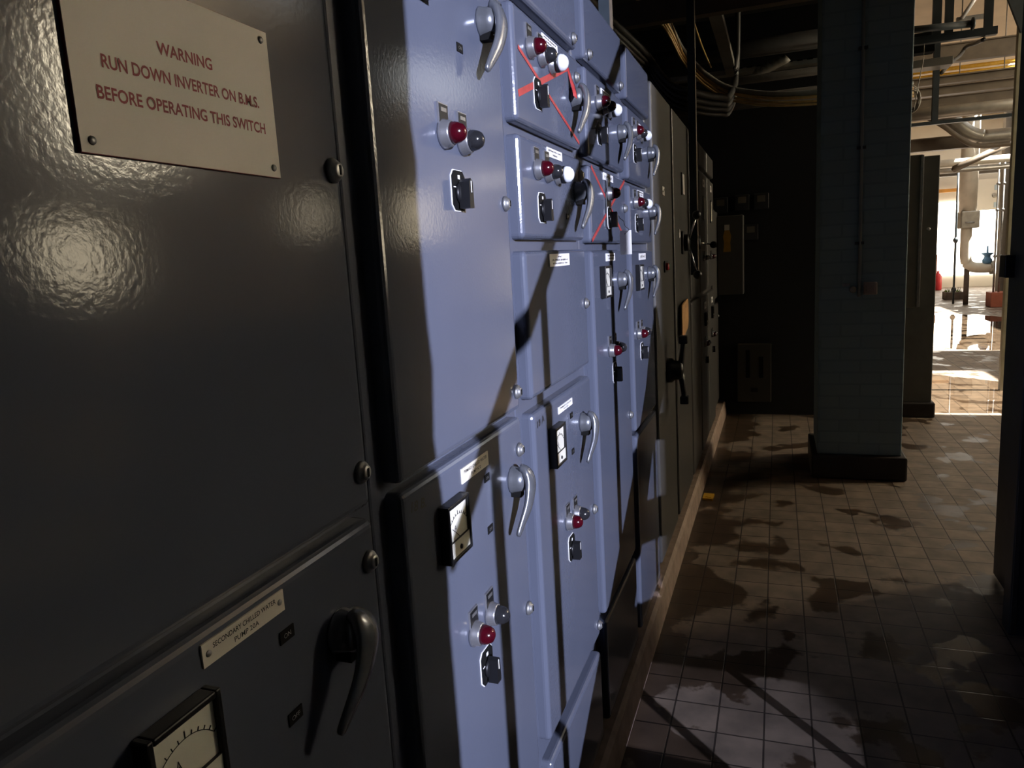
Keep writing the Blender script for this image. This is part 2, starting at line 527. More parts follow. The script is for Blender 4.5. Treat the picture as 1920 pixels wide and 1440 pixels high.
# unseen wall added to keep the lamp off the far cabinets; hall shell
struct('wall_lamp_block', MB().box((-1.62, -4.1, 0), (1.1, -4.0, 4.6), CREAMWALL))
hw = MB()
wins = [(5.75, 6.5, 1.45, 2.10), (5.05, 5.35, 0.92, 1.18), (10.5, 11.3, 2.1, 2.7), (14.0, 15.0, 2.0, 3.0), (21.6, 22.8, 0.2, 1.9), (6.4, 7.6, 2.95, 4.4)]  # last entry is an added, unseen pane that brightens the floor
hw.box((-6.5, -7.0, 0), (25, -6.8, 5.0), CREAMWALL)
struct('wall_hall_right', hw)
struct('wall_hall_back', MB().box((24.0, -7.0, 0), (24.2, 1.3, 5.0), PALEWALL))
for i, (x0, x1, z0, z1) in enumerate(wins):
    wn = struct('window_%d' % (i + 1), MB().box((x0, -6.75, z0), (x1, -6.735, z1), PANE1 if i == 0 else PANEFILL if i == 5 else PANE))
    f = MB()
    for (a, b, c, d) in ((x0 - .05, x0, z0 - .05, z1 + .05), (x1, x1 + .05, z0 - .05, z1 + .05), (x0, x1, z0 - .05, z0), (x0, x1, z1, z1 + .05)):
        f.box((a, -6.80, c), (b, -6.70, d), BEAMP)
    put('window_frame', f, parent=wn)
struct('window_7', MB().box((23.95, -6.3, 0.35), (23.97, -4.35, 2.35), PANEB))
# hall roof; its two openings are made up to shape the sun patches
rf = MB()
Z0, Z1 = 4.6, 4.75
for (x0, x1, y0, y1) in ((-6.5, 6.9, -7, -2.6), (-6.5, 6.9, -2.6, 1.1), (6.9, 9.2, -7, -5.3), (6.9, 9.2, -3.95, 1.1), (9.2, 10.8, -7, 1.1), (10.8, 22.5, -6.7, -6.4), (10.8, 22.5, -7, -6.6), (10.8, 22.5, -4.6, 1.1), (22.5, 24, -7, 1.1)):
    rf.box((x0, y0, Z0), (x1, y1, Z1), CREAMWALL)
struct('ceiling_hall', rf)

# ------------------------------------------------------------------ switchgear parts (meshes shared by the copies)
def lamp_mesh(lens):
    s = MB()
    s.lathe([(0.0215, 0.0), (0.0215, 0.004), (0.0195, 0.007), (0.0185, 0.014), (0.0172, 0.016)], (0, 0, 0), (0, -1, 0), BEZEL, 24)
    s.lathe([(0.0162, 0.014), (0.0158, 0.020), (0.0142, 0.027), (0.0105, 0.0335), (0.005, 0.0365), (0.0005, 0.0373)], (0, 0, 0), (0, -1, 0), lens, 24)
    s.box((-0.0165, -0.003, 0.012), (0.0165, 0.0, 0.043), BEZEL)
    s.box((-0.0145, -0.0038, 0.014), (0.0145, -0.003, 0.041), BLACK)
    s.box((-0.009, -0.0044, 0.031), (0.009, -0.0038, 0.0365), STEEL)
    return s.mesh('indicator_lamp')
def opal_mesh():
    s = MB()
    s.lathe([(0.0205, 0.0), (0.0205, 0.004), (0.0185, 0.006), (0.0185, 0.015)], (0, 0, 0), (0, -1, 0), BEZEL, 24)
    s.lathe([(0.0188, 0.014), (0.0188, 0.021)], (0, 0, 0), (0, -1, 0), BLACK, 24)
    s.lathe([(0.0175, 0.020), (0.0178, 0.026), (0.0155, 0.033), (0.010, 0.0385), (0.005, 0.0405), (0.0005, 0.041)], (0, 0, 0), (0, -1, 0), OPALLENS, 24)
    return s.mesh('indicator_lamp')
LRED, LDARK, LOPAL = lamp_mesh(REDLENS), lamp_mesh(DARKLENS), opal_mesh()

def switch_mesh():
    s = MB()
    def octo(w_, h, c):
        return [(-w_ + c, -h), (w_ - c, -h), (w_, -h + c), (w_, h - c), (w_ - c, h), (-w_ + c, h), (-w_, h - c), (-w_, -h + c)]
    s.prism(octo(0.0255, 0.031, 0.009), 'y', -0.0015, 0.0, WHITE)
    s.prism(octo(0.024, 0.0295, 0.0085), 'y', -0.0032, -0.0015, MATTEBLK)
    s.box((-0.0035, -0.0038, 0.017), (0.0035, -0.0032, 0.023), WHITE)
    s.box((-0.021, -0.0038, 0.004), (-0.013, -0.0032, 0.0055), WHITE)
    s.lathe([(0.016, 0.003), (0.0155, 0.007), (0.012, 0.009)], (0, 0, -0.004), (0, -1, 0), BLACK, 20)
    s.prism([(-0.0085, -0.027), (0.0085, -0.027), (0.0065, 0.012), (0.0, 0.017), (-0.0065, 0.012)], 'y', -0.023, -0.006, BLACK)
    s.box((-0.0010, -0.0236, -0.004), (0.0010, -0.0230, 0.013), WHITE)
    return s.mesh('rotary_switch')
SWITCH = switch_mesh()

def handle_mesh():
    s = MB()
    s.lathe([(0.0255, 0.0), (0.0255, 0.003), (0.0240, 0.006), (0.0225, 0.016), (0.0205, 0.023), (0.014, 0.028), (0.002, 0.029)], (0, 0, 0), (0, -1, 0), CAST, 24)
    s.sweep(smooth([(0.003, -0.014, 0.021), (0.005, -0.026, 0.014), (0.002, -0.034, -0.002), (-0.007, -0.036, -0.022), (-0.021, -0.035, -0.044), (-0.037, -0.030, -0.066), (-0.050, -0.026, -0.083), (-0.054, -0.025, -0.088)], 3),
            CAST, w=[(wd, th) for (wd, th) in ((0.018, 0.008), (0.0205, 0.0095), (0.0222, 0.0105), (0.023, 0.011), (0.023, 0.011), (0.0225, 0.0105), (0.0215, 0.0098), (0.0205, 0.009), (0.0192, 0.0083), (0.018, 0.0077), (0.0168, 0.0072), (0.0155, 0.0068),
                                                (0.0143, 0.0064), (0.0132, 0.006), (0.0121, 0.0056), (0.011, 0.0053), (0.0099, 0.005), (0.0088, 0.0047), (0.0077, 0.0044), (0.0064, 0.004), (0.0048, 0.0034), (0.003, 0.0025))], n=14, up=(0.85, 0, -0.52))
    s.box((-0.012, -0.020, -0.030), (0.006, -0.001, -0.018), MATTEBLK)  # black block in place of the shaded hollow under the boss
    return s.mesh('lever_handle')
HANDLE = handle_mesh()

def lock_mesh():
    s = MB()
    s.lathe([(0.0135, 0.0), (0.0135, 0.003), (0.0115, 0.006), (0.0095, 0.0065), (0.0085, 0.0095), (0.006, 0.0105), (0.0005, 0.0108)], (0, 0, 0), (0, -1, 0), STEEL, 20)
    s.box((-0.0015, -0.0116, -0.005), (0.0015, -0.0106, 0.005), MATTEBLK)
    return s.mesh('quarter_turn_lock')
LOCK = lock_mesh()

def meter_mesh(wd=0.080, h=0.088, d=0.017):
    s = MB()
    f = 0.0065
    s.box((0, -d, 0), (f, 0, h), BLACK, 0.0015)
    s.box((wd - f, -d, 0), (wd, 0, h), BLACK, 0.0015)
    s.box((f, -d, h - f), (wd - f, 0, h), BLACK, 0.0015)
    s.box((f, -d, 0), (wd - f, 0, f), BLACK, 0.0015)
    s.box((f, -d + 0.005, f), (wd - f, -0.002, h - f), DIAL)
    y = -d + 0.005
    s.box((f, y - 0.0030, f), (wd - f, y, 0.030), DIAL)
    s.box((f, y - 0.0032, 0.030), (wd - f, y - 0.0005, 0.0310), BLKINK)
    # scale arc, ticks, needle and the letter for amperes
    cx, cz, r = wd * 0.5, 0.026, 0.040
    for k in range(11):
        th = math.radians(140 - 10 * k)
        a = Vector((cx + r * math.cos(th), y - 0.0004, cz + r * math.sin(th)))
        b = Vector((cx + (r + (0.006 if k % 5 == 0 else 0.0035)) * math.cos(th), y - 0.0004, cz + (r + (0.006 if k % 5 == 0 else 0.0035)) * math.sin(th)))
        s.cyl(a, b, 0.0005, BLKINK, 4, False)
    s.sweep([(cx + r * math.cos(math.radians(140 - 4 * k)), y - 0.0004, cz + r * math.sin(math.radians(140 - 4 * k))) for k in range(26)], BLKINK, r=0.0004, n=4)
    s.cyl((cx + 0.004, y - 0.001, 0.030), (cx - 0.022, y - 0.001, 0.050), 0.0005, BLKINK, 4, False)
    s.text('A', cx - 0.010, 0.048, y - 0.0005, 0.007, 0.009, BLKINK)
    s.lathe([(0.004, 0), (0.0035, 0.002), (0.0005, 0.0025)], (cx, y - 0.003, 0.016), (0, -1, 0), BLACK, 12)
    return s.mesh('ammeter')
METER = meter_mesh()

def onoff_mesh(word):
    s = MB()
    s.box((-0.011, -0.0014, -0.0065), (0.011, 0, 0.0065), MATTEBLK)
    s.text(word, 0, 0, -0.0016, 0.011 if word == 'ON' else 0.013, 0.005, STEEL)
    return s.mesh('position_plate')
ONP, OFFP = onoff_mesh('ON'), onoff_mesh('OFF')

# ------------------------------------------------------------------ the switchgear: one cabinet per column
PITCH, DW, DEPTH = 0.56, 0.485, 0.026
FACE_Y = 0.0
def cabinet(x0, x1, label, paint=None, z1=2.147, name='switchgear_cabinet', yf=DEPTH):
    t = thing(name, (x0, yf, 0.118), label, 'electrical cabinet')
    s = MB()
    s.box((0, 0, 0), (x1 - x0, 0.52, z1 - 0.118), paint or FRAMEP, 0.004)
    put('cabinet_body', s, (x0, yf, 0.118), t)
    return t
def door(cab, x0, z0, x1, z1, name='door', paint=None, depth=DEPTH, y=0.0, r=0.011):
    s = MB()
    s.pan(0, 0, x1 - x0, z1 - z0, depth, paint or PAINT, r)
    return put(name, s, (x0, y, z0), cab)
def on(parent, mesh, name, x, z, y=0.0, label=None):
    return put(name, mesh, (x, y, z), parent, label)
def label_plate(parent, x0, x1, z0, z1, lines, M=None, legible=False, ink=None, seed=1, screws=False, name='label_plate', th=0.0018, label=None):
    s = MB()
    cx, cz = (x0 + x1) / 2, (z0 + z1) / 2
    wd, h = x1 - x0, z1 - z0
    s.box((-wd / 2, -th, -h / 2), (wd / 2, 0, h / 2), M or WHITE)
    n = len(lines)
    for i, (txt, frac) in enumerate(lines):
        zz = h * (0.5 - (i + 0.5) / n) * 0.80
        if legible:
            s.text(txt, 0, zz, -th - 0.0003, wd * frac, h / n * 0.46, ink or BLKINK, bold=0.012)
        else:
            s.strokes(0, zz, -th, wd * frac, h / n * 0.5, ink or BLKINK, 0, seed + i)
    if screws:
        for sx in (-1, 1):
            s.lathe([(0.0032, 0), (0.0028, 0.0010), (0.0005, 0.0014)], (sx * (wd / 2 - 0.007), -th, 0), (0, -1, 0), STEEL, 10)
    return put(name, s, (cx, 0, cz), parent, label)
def L0(n):
    return 0.26 + PITCH * (n - 1)

# column 1: dark panels beside the camera
c1 = cabinet(0.19, 0.785, 'nearest dark grey switchgear cabinet carrying the cream warning sign')
d = door(c1, 0.23, 1.198, 0.748, 2.10)
on(d, LOCK, 'quarter_turn_lock', 0.728, 1.587); on(d, LOCK, 'quarter_turn_lock', 0.728, 1.245)
s = MB()
s.box((0, -0.0028, 0), (0.224, 0, 0.134), REDINK)
s.box((0.0004, -0.0034, 0.0004), (0.2236, -0.0028, 0.1336), CREAM)
s.text('WARNING', 0.113, 0.088, -0.0037, 0.061, 0.0098, REDINK, bold=0.022)
s.text('RUN DOWN INVERTER ON B.M.S.', 0.1145, 0.0665, -0.0037, 0.174, 0.0098, REDINK, bold=0.022)
s.text('BEFORE OPERATING THIS SWITCH', 0.1135, 0.0440, -0.0037, 0.187, 0.0098, REDINK, bold=0.022)
for (sx, sz) in ((0.010, 0.009), (0.214, 0.009), (0.010, 0.125), (0.214, 0.125)):
    s.lathe([(0.0034, 0), (0.003, 0.0012), (0.0005, 0.0016)], (sx, -0.0034, sz), (0, -1, 0), STEEL, 12)
put('warning_sign', s, (0.407, 0, 1.571), d, 'cream engraved warning sign with dark red capitals')
d = door(c1, 0.23, 0.435, 0.748, 1.184)
on(d, LOCK, 'quarter_turn_lock', 0.727, 1.135); on(d, LOCK, 'quarter_turn_lock', 0.727, 0.80)
label_plate(d, 0.4545, 0.566, 1.152, 1.1735, [('SECONDARY CHILLED WATER', 0.77), ('PUMP 20A', 0.30)], CREAM, True, screws=True)
on(d, ONP, 'position_plate', 0.566, 1.1255); on(d, OFFP, 'position_plate', 0.565, 1.0375)
on(d, HANDLE, 'lever_handle', 0.655, 1.083); on(d, METER, 'ammeter', 0.375, 1.050)
door(c1, 0.23, 0.13, 0.748, 0.405, 'blank_panel')

# column 2
x = L0(2)
c2 = cabinet(x - 0.035, x + 0.525, 'second switchgear cabinet with marker writing 18 B on its lower door')
d = door(c2, x, 1.199, x + DW, 2.10)
on(d, METER, 'ammeter', 0.921, 1.838); on(d, HANDLE, 'lever_handle', 1.217, 1.866)
on(d, ONP, 'position_plate', 1.116, 1.804)
on(d, LRED, 'indicator_lamp', 1.032, 1.666, label='red indicator lamp'); on(d, LDARK, 'indicator_lamp', 1.102, 1.664, label='dark indicator lamp')
on(d, SWITCH, 'rotary_switch', 1.072, 1.588)
for (a, b) in ((1.289, 1.909), (1.281, 1.579), (1.285, 1.236)): on(d, LOCK, 'quarter_turn_lock', a, b)
d = door(c2, x, 0.435, x + DW, 1.186)
label_plate(d, 1.010, 1.122, 1.142, 1.166, [('PRIMARY CHILLED WATER', 0.86), ('PUMP N°2', 0.36)], CREAMY, True)
on(d, ONP, 'position_plate', 1.113, 1.1215); on(d, OFFP, 'position_plate', 1.114, 1.031)
on(d, HANDLE, 'lever_handle', 1.236, 1.081); on(d, METER, 'ammeter', 0.921, 1.046)
on(d, LRED, 'indicator_lamp', 1.016, 0.891, label='red indicator lamp'); on(d, LDARK, 'indicator_lamp', 1.086, 0.890, label='grey indicator lamp')
on(d, SWITCH, 'rotary_switch', 1.058, 0.812)
for (a, b) in ((1.280, 1.126), (1.282, 0.805)): on(d, LOCK, 'quarter_turn_lock', a, b)
s = MB(); s.text('18 B.', 0, 0, -0.0004, 0.046, 0.0145, BLKINK, shear=0.15, rot=-0.12, bold=0.02)
put('marker_writing', s, (0.866, 0, 1.1585), d, 'black marker writing 18 B')
door(c2, x, 0.13, x + DW, 0.405, 'blank_panel')

# column 3
def tape_cross(parent, x, z, a0, a1, wa, b0, b1, wb, tail=False):
    s = MB()
    for k, (p, q, wd) in enumerate(((a0, a1, wa), (b0, b1, wb))):
        p, q = Vector((p[0] - x, p[1] - z)), Vector((q[0] - x, q[1] - z))
        t = (q - p).normalized(); nn = Vector((-t.y, t.x)) * wd / 2
        y = -0.0006 - 0.0006 * k
        s.prism([tuple(p + nn), tuple(p - nn), tuple(q - nn), tuple(q + nn)], 'y', y, y + 0.0005, REDTAPE)
    if tail:
        s.sweep([(1.765 - x, -0.001, 1.910 - z), (1.772 - x, -0.004, 1.89 - z), (1.770 - x, -0.010, 1.872 - z), (1.764 - x, -0.015, 1.855 - z), (1.755 - x, -0.018, 1.842 - z)], REDTAPE,
                w=[(0.005, 0.0006), (0.006, 0.0006), (0.009, 0.0006), (0.009, 0.0006), (0.007, 0.0006)], n=6, up=(1, -0.3, 0))
    return put('tape_cross', s, (x, 0, z), parent, 'crossed strips of red tape')
x = L0(3)
c3 = cabinet(x - 0.035, x + 0.525, 'third switchgear cabinet with marker writing 18 A and a broad red tape cross')
d = door(c3, x, 1.972, x + DW, 2.140, 'blank_panel')
on(d, LOCK, 'quarter_turn_lock', 1.825, 1.990)
d = door(c3, x, 1.738, x + DW, 1.952)
for k, (a, Lm, nm) in enumerate(((1.470, LRED, 'red'), (1.545, LDARK, 'dark'), (1.618, LOPAL, 'white'))): on(d, Lm, 'indicator_lamp', a, 1.887, label=nm + ' indicator lamp')
label_plate(d, 1.563, 1.679, 1.9225, 1.938, [('', 0.8), ('', 0.6)], seed=3)
on(d, SWITCH, 'rotary_switch', 1.515, 1.808); on(d, HANDLE, 'lever_handle', 1.800, 1.850)
on(d, LOCK, 'quarter_turn_lock', 1.838, 1.904)
tape_cross(d, 1.6, 1.83, (1.392, 1.788), (1.768, 1.912), 0.013, (1.402, 1.873), (1.845, 1.752), 0.008, True)
d = door(c3, x, 1.518, x + DW, 1.716)
for k, (a, Lm, nm) in enumerate(((1.480, LRED, 'red'), (1.552, LDARK, 'dark'), (1.626, LOPAL, 'white'))): on(d, Lm, 'indicator_lamp', a, 1.657, label=nm + ' indicator lamp')
label_plate(d, 1.561, 1.677, 1.6915, 1.7105, [('', 0.85), ('', 0.3)], seed=13)
on(d, SWITCH, 'rotary_switch', 1.506, 1.582); on(d, HANDLE, 'lever_handle', 1.800, 1.632)
on(d, OFFP, 'position_plate', 1.707, 1.571); on(d, LOCK, 'quarter_turn_lock', 1.842, 1.675)
d = door(c3, x, 1.200, x + DW, 1.496, 'blank_door')
label_plate(d, 1.541, 1.702, 1.460, 1.487, [('', 0.25), ('', 0.8), ('', 0.75)], seed=23)
on(d, LOCK, 'quarter_turn_lock', 1.844, 1.36)
d = door(c3, x, 0.445, x + DW, 1.172)
label_plate(d, 1.555, 1.672, 1.134, 1.150, [('PRIMARY CHILLED', 0.8), ('WATER', 0.36)], WHITE, True)
on(d, ONP, 'position_plate', 1.662, 1.109); on(d, OFFP, 'position_plate', 1.662, 1.021)
on(d, METER, 'ammeter', 1.475, 1.031); on(d, HANDLE, 'lever_handle', 1.757, 1.070)
on(d, LRED, 'indicator_lamp', 1.588, 0.872, label='red indicator lamp'); on(d, LDARK, 'indicator_lamp', 1.655, 0.868, label='dark indicator lamp')
on(d, SWITCH, 'rotary_switch', 1.610, 0.800)
on(d, LOCK, 'quarter_turn_lock', 1.845, 0.813); on(d, LOCK, 'quarter_turn_lock', 1.847, 0.480)
s = MB(); s.text('18 A', 0, 0, -0.0004, 0.05, 0.0145, BLKINK, shear=0.1, rot=0.1, bold=0.02)
put('marker_writing', s, (1.425, 0, 1.148), d, 'black marker writing 18 A')
door(c3, x, 0.13, x + DW, 0.395, 'blank_panel')

# column 4
x = L0(4)
c4 = cabinet(x - 0.035, x + 0.525, 'fourth switchgear cabinet with thin red tape cross and hanging white tag')
d = door(c4, x, 1.972, x + DW, 2.140, 'blank_panel')
on(d, LOCK, 'quarter_turn_lock', 1.985, 1.990); on(d, LOCK, 'quarter_turn_lock', 2.395, 1.990)
d = door(c4, x, 1.732, x + DW, 1.955)
for k, (a, Lm, nm) in enumerate(((2.065, LRED, 'red'), (2.140, LDARK, 'dark'), (2.205, LOPAL, 'white'))): on(d, Lm, 'indicator_lamp', a, 1.885, label=nm + ' indicator lamp')
label_plate(d, 2.115, 2.229, 1.917, 1.932, [('', 0.8), ('', 0.6)], seed=33)
on(d, SWITCH, 'rotary_switch', 2.077, 1.806); on(d, HANDLE, 'lever_handle', 2.355, 1.845)
d = door(c4, x, 1.512, x + DW, 1.712)
label_plate(d, 2.105, 2.235, 1.686, 1.706, [('', 0.8)], seed=43)
s = MB()
s.box((-0.026, -0.004, -0.052), (0.026, 0, 0.048), BLACK, 0.0015)
put('switch_plate', s, (2.150, 0, 1.606), d)
on(d, LRED, 'indicator_lamp', 2.150, 1.650, -0.003, 'red indicator lamp')
on(d, SWITCH, 'rotary_switch', 2.152, 1.582, -0.004)
tape_cross(d, 2.2, 1.6, (1.965, 1.708), (2.375, 1.535), 0.010, (1.945, 1.518), (2.415, 1.706), 0.010)
on(d, LOCK, 'quarter_turn_lock', 2.405, 1.62)
d = door(c4, x, 0.463, x + DW, 1.492)
label_plate(d, 2.105, 2.225, 1.460, 1.482, [('', 0.8), ('', 0.5)], seed=53)
on(d, METER, 'ammeter', 2.020, 1.360); on(d, HANDLE, 'lever_handle', 2.285, 1.400)
on(d, LRED, 'indicator_lamp', 2.115, 1.203, label='red indicator lamp'); on(d, LDARK, 'indicator_lamp', 2.185, 1.203, label='dark indicator lamp')
on(d, SWITCH, 'rotary_switch', 2.170, 1.130)
on(d, LOCK, 'quarter_turn_lock', 2.395, 0.95)
door(c4, x, 0.13, x + DW, 0.440, 'blank_panel')

# column 5
x = L0(5)
c5 = cabinet(x - 0.035, 2.985, 'fifth switchgear cabinet, half in shade, beside the plain tall cabinet')
door(c5, x, 1.972, 2.95, 2.140, 'blank_panel')
d = door(c5, x, 1.720, 2.95, 1.952)
for k, (a, Lm, nm) in enumerate(((2.605, LRED, 'red'), (2.680, LDARK, 'dark'), (2.745, LOPAL, 'white'))): on(d, Lm, 'indicator_lamp', a, 1.885, label=nm + ' indicator lamp')
label_plate(d, 2.665, 2.775, 1.905, 1.924, [('', 0.8), ('', 0.6)], seed=63)
on(d, SWITCH, 'rotary_switch', 2.620, 1.812); on(d, HANDLE, 'lever_handle', 2.915, 1.845)
d = door(c5, x, 1.512, 2.95, 1.702)
for k, (a, Lm, nm) in enumerate(((2.585, LRED, 'red'), (2.660, LDARK, 'dark'), (2.725, LOPAL, 'white'))): on(d, Lm, 'indicator_lamp', a, 1.648, label=nm + ' indicator lamp')
label_plate(d, 2.650, 2.765, 1.674, 1.694, [('', 0.8), ('', 0.6)], seed=73)
on(d, SWITCH, 'rotary_switch', 2.620, 1.580); on(d, HANDLE, 'lever_handle', 2.915, 1.630)
d = door(c5, x, 0.865, 2.95, 1.485)
label_plate(d, 2.650, 2.780, 1.453, 1.476, [('', 0.8)], seed=83)
on(d, METER, 'ammeter', 2.570, 1.350); on(d, HANDLE, 'lever_handle', 2.845, 1.400)
on(d, LRED, 'indicator_lamp', 2.580, 1.200, label='red indicator lamp'); on(d, LDARK, 'indicator_lamp', 2.650, 1.200, label='dark indicator lamp')
on(d, SWITCH, 'rotary_switch', 2.650, 1.130)
door(c5, x, 0.13, 2.95, 0.850, 'blank_panel')

# column 6: plain tall cabinet with the big black cross handle
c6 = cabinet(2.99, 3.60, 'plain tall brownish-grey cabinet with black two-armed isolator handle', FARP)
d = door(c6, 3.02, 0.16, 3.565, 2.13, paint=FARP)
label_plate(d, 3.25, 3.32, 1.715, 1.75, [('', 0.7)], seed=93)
s = MB()
s.box((-0.012, -0.006, -0.025), (0.075, 0, 0.025), BLACK, 0.002)
s.lathe([(0.016, 0.006), (0.016, 0.016), (0.013, 0.018)], (0.012, 0, 0), (0, -1, 0), REDBTN, 16)
s.lathe([(0.016, 0.006), (0.016, 0.016), (0.013, 0.018)], (0.052, 0, 0), (0, -1, 0), GREEN, 16)
put('push_buttons', s, (3.27, 0, 1.412), d, 'red and green push buttons')
s = MB()
s.lathe([(0.055, 0.0), (0.055, 0.02), (0.045, 0.03), (0.040, 0.06), (0.034, 0.068), (0.001, 0.072)], (0, 0, 0), (0, -1, 0), BLACK, 24)
s.sweep([(0, -0.055, 0.0), (0.004, -0.062, 0.05), (0.008, -0.068, 0.10), (0.009, -0.070, 0.13)], BLACK, w=[(0.024, 0.016), (0.018, 0.013), (0.015, 0.012), (0.015, 0.012)], n=12, up=(1, 0, 0))
s.sweep([(0, -0.055, 0.0), (0.004, -0.062, -0.05), (0.008, -0.068, -0.10), (0.009, -0.070, -0.13)], BLACK, w=[(0.024, 0.016), (0.018, 0.013), (0.015, 0.012), (0.015, 0.012)], n=12, up=(1, 0, 0))
for k in (-1, 1):
    s.box((-0.011, -0.090, k * 0.135 - 0.018), (0.029, -0.052, k * 0.135 + 0.018), BLACK, 0.005)
s.box((0.000, -0.0735, -0.075), (0.010, -0.0715, -0.020), WHITE)
put('isolator_handle', s, (3.30, 0, 0.955), d, 'black two-armed isolator handle')

# column 7
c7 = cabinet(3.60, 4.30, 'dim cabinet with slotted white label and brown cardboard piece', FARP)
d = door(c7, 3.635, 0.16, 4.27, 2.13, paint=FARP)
s = MB()
s.box((-0.035, -0.004, -0.055), (0.0, 0, 0.055), MATTEBLK)
s.box((0.0, -0.006, -0.050), (0.07, 0, 0.050), WHITE)
put('label_holder', s, (3.96, 0, 1.81), d)
s = MB(); s.lathe([(0.022, 0), (0.022, 0.004), (0.018, 0.006)], (0, 0, 0), (0, -1, 0), WHITE, 16)
put('round_label', s, (3.80, 0, 1.56), d)
def ball_lever(arms):
    s = MB()
    s.lathe([(0.042, 0), (0.042, 0.03), (0.036, 0.036), (0.001, 0.038)], (0, 0, 0), (0, -1, 0), BLACK, 24)
    s.box((-0.05, -0.012, -0.058), (0.03, 0, 0.058), BLACK, 0.006)
    for (dx, dy, dz) in arms:
        s.cyl((0, -0.03, 0), (dx, dy, dz), 0.0045, CHROME, 10)
        c = Vector((dx, dy, dz))
        s.lathe([(0.022 * math.sin(math.pi * k / 10) + 1e-4, -0.022 * math.cos(math.pi * k / 10)) for k in range(11)], c, (0, -1, 0), BLACK, 18)
    return s
put('ball_lever', ball_lever([(0.0, -0.075, 0.135), (0.0, -0.075, -0.165)]), (3.93, 0, 1.515), d, 'black hub with two steel arms ending in balls')

# column 8
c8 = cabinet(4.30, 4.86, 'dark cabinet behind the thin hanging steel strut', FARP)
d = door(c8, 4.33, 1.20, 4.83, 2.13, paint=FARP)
s = MB(); s.box((-0.04, -0.004, -0.09), (0.0, 0, 0.09), MATTEBLK); s.box((0, -0.005, -0.085), (0.03, 0, 0.085), WHITE)
put('label_holder', s, (4.62, 0, 1.82), d)
put('ball_lever', ball_lever([(0.28, -0.085, -0.015)]), (4.55, 0, 1.515), d, 'black hub with one steel arm and ball')
for (a, b, h) in ((4.45, 1.545, 0.012), (4.48, 1.62, 0.02)):
    label_plate(d, a, a + 0.06, b, b + h * 1.6, [('', 0.6)], seed=int(a * 100))
door(c8, 4.33, 0.16, 4.83, 1.18, paint=FARP)

# column 9: the last tall one with two stacked doors
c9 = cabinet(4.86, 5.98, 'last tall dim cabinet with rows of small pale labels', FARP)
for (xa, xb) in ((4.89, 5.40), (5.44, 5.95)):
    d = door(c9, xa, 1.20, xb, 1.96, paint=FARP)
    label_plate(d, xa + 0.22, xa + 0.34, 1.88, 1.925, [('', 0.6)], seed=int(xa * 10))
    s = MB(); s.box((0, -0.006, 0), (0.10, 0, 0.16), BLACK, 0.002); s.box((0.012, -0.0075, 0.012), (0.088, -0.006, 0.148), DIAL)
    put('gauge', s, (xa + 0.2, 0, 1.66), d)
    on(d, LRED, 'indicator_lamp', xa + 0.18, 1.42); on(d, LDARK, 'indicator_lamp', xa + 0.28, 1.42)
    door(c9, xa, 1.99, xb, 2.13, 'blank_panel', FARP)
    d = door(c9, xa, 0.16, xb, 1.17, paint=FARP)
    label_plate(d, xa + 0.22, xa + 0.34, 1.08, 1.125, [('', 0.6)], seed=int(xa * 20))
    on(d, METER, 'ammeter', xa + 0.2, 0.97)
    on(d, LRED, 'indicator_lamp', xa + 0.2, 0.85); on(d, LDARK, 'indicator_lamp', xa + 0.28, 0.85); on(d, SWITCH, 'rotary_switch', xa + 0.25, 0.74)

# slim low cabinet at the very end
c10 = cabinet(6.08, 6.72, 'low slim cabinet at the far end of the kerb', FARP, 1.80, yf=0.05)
d = door(c10, 6.12, 0.16, 6.68, 1.02, paint=FARP, y=0.024)
d2 = door(c10, 6.12, 1.06, 6.68, 1.78, paint=FARP, y=0.024)
on(d, LOCK, 'quarter_turn_lock', 6.63, 0.9, 0.024); on(d2, LOCK, 'quarter_turn_lock', 6.63, 1.6, 0.024)

# white tag hanging on a wire in front of the fourth cabinet
tg = thing('paper_tag', (2.14, -0.052, 1.510), 'blank white paper tag hanging on a wire below the thin red cross', 'tag')
s = MB()
s.box((-0.0006, -0.0165, -0.034), (0.0006, 0.0165, 0.034), WHITE)
put('tag_card', s, (2.14, -0.052, 1.510), tg)
s = MB()
s.sweep(smooth([(0.0, 0.002, 0.024), (-0.004, -0.006, 0.030), (0.0, -0.010, 0.036), (0.004, 0.002, 0.046), (0.008, 0.006, 0.060), (0.010, 0.016, 0.068), (0.010, 0.020, 0.076)]), STEEL, r=0.0011, n=6)
s.cyl((-0.002, 0.002, 0.024), (0.002, 0.002, 0.024), 0.0016, STEEL, 8)
put('tag_wire', s, (2.14, -0.052, 1.510), tg)

# cardboard hanging on the seventh cabinet
s = MB()
s.prism([(-0.145, -0.085), (-0.060, -0.080), (0.10, -0.055), (0.135, -0.03), (0.14, 0.085), (0.11, 0.095), (-0.13, 0.075)], 'y', -0.022, -0.016, CARD)
s.cyl((0.02, -0.023, 0.06), (0.02, -0.001, 0.06), 0.005, STEEL, 8)
solo('cardboard_piece', s, 'torn piece of brown cardboard hung on the dim grey cabinet', 'cardboard', loc=(3.83, 0, 1.135))

# yellow scrap on the floor
s = MB()
s.prism([(-0.05, -0.03), (0.05, -0.032), (0.052, 0.028), (-0.048, 0.03)], 'z', 0.0, 0.012, YELLOWP)
s.prism([(-0.03, -0.018), (0.02, -0.02), (0.028, 0.012), (-0.02, 0.016)], 'z', 0.012, 0.014, YELLOWP)
solo('yellow_block', s, 'small flat yellow block lying on the floor beside the kerb', 'block', loc=(4.41, -0.07, 0.0))

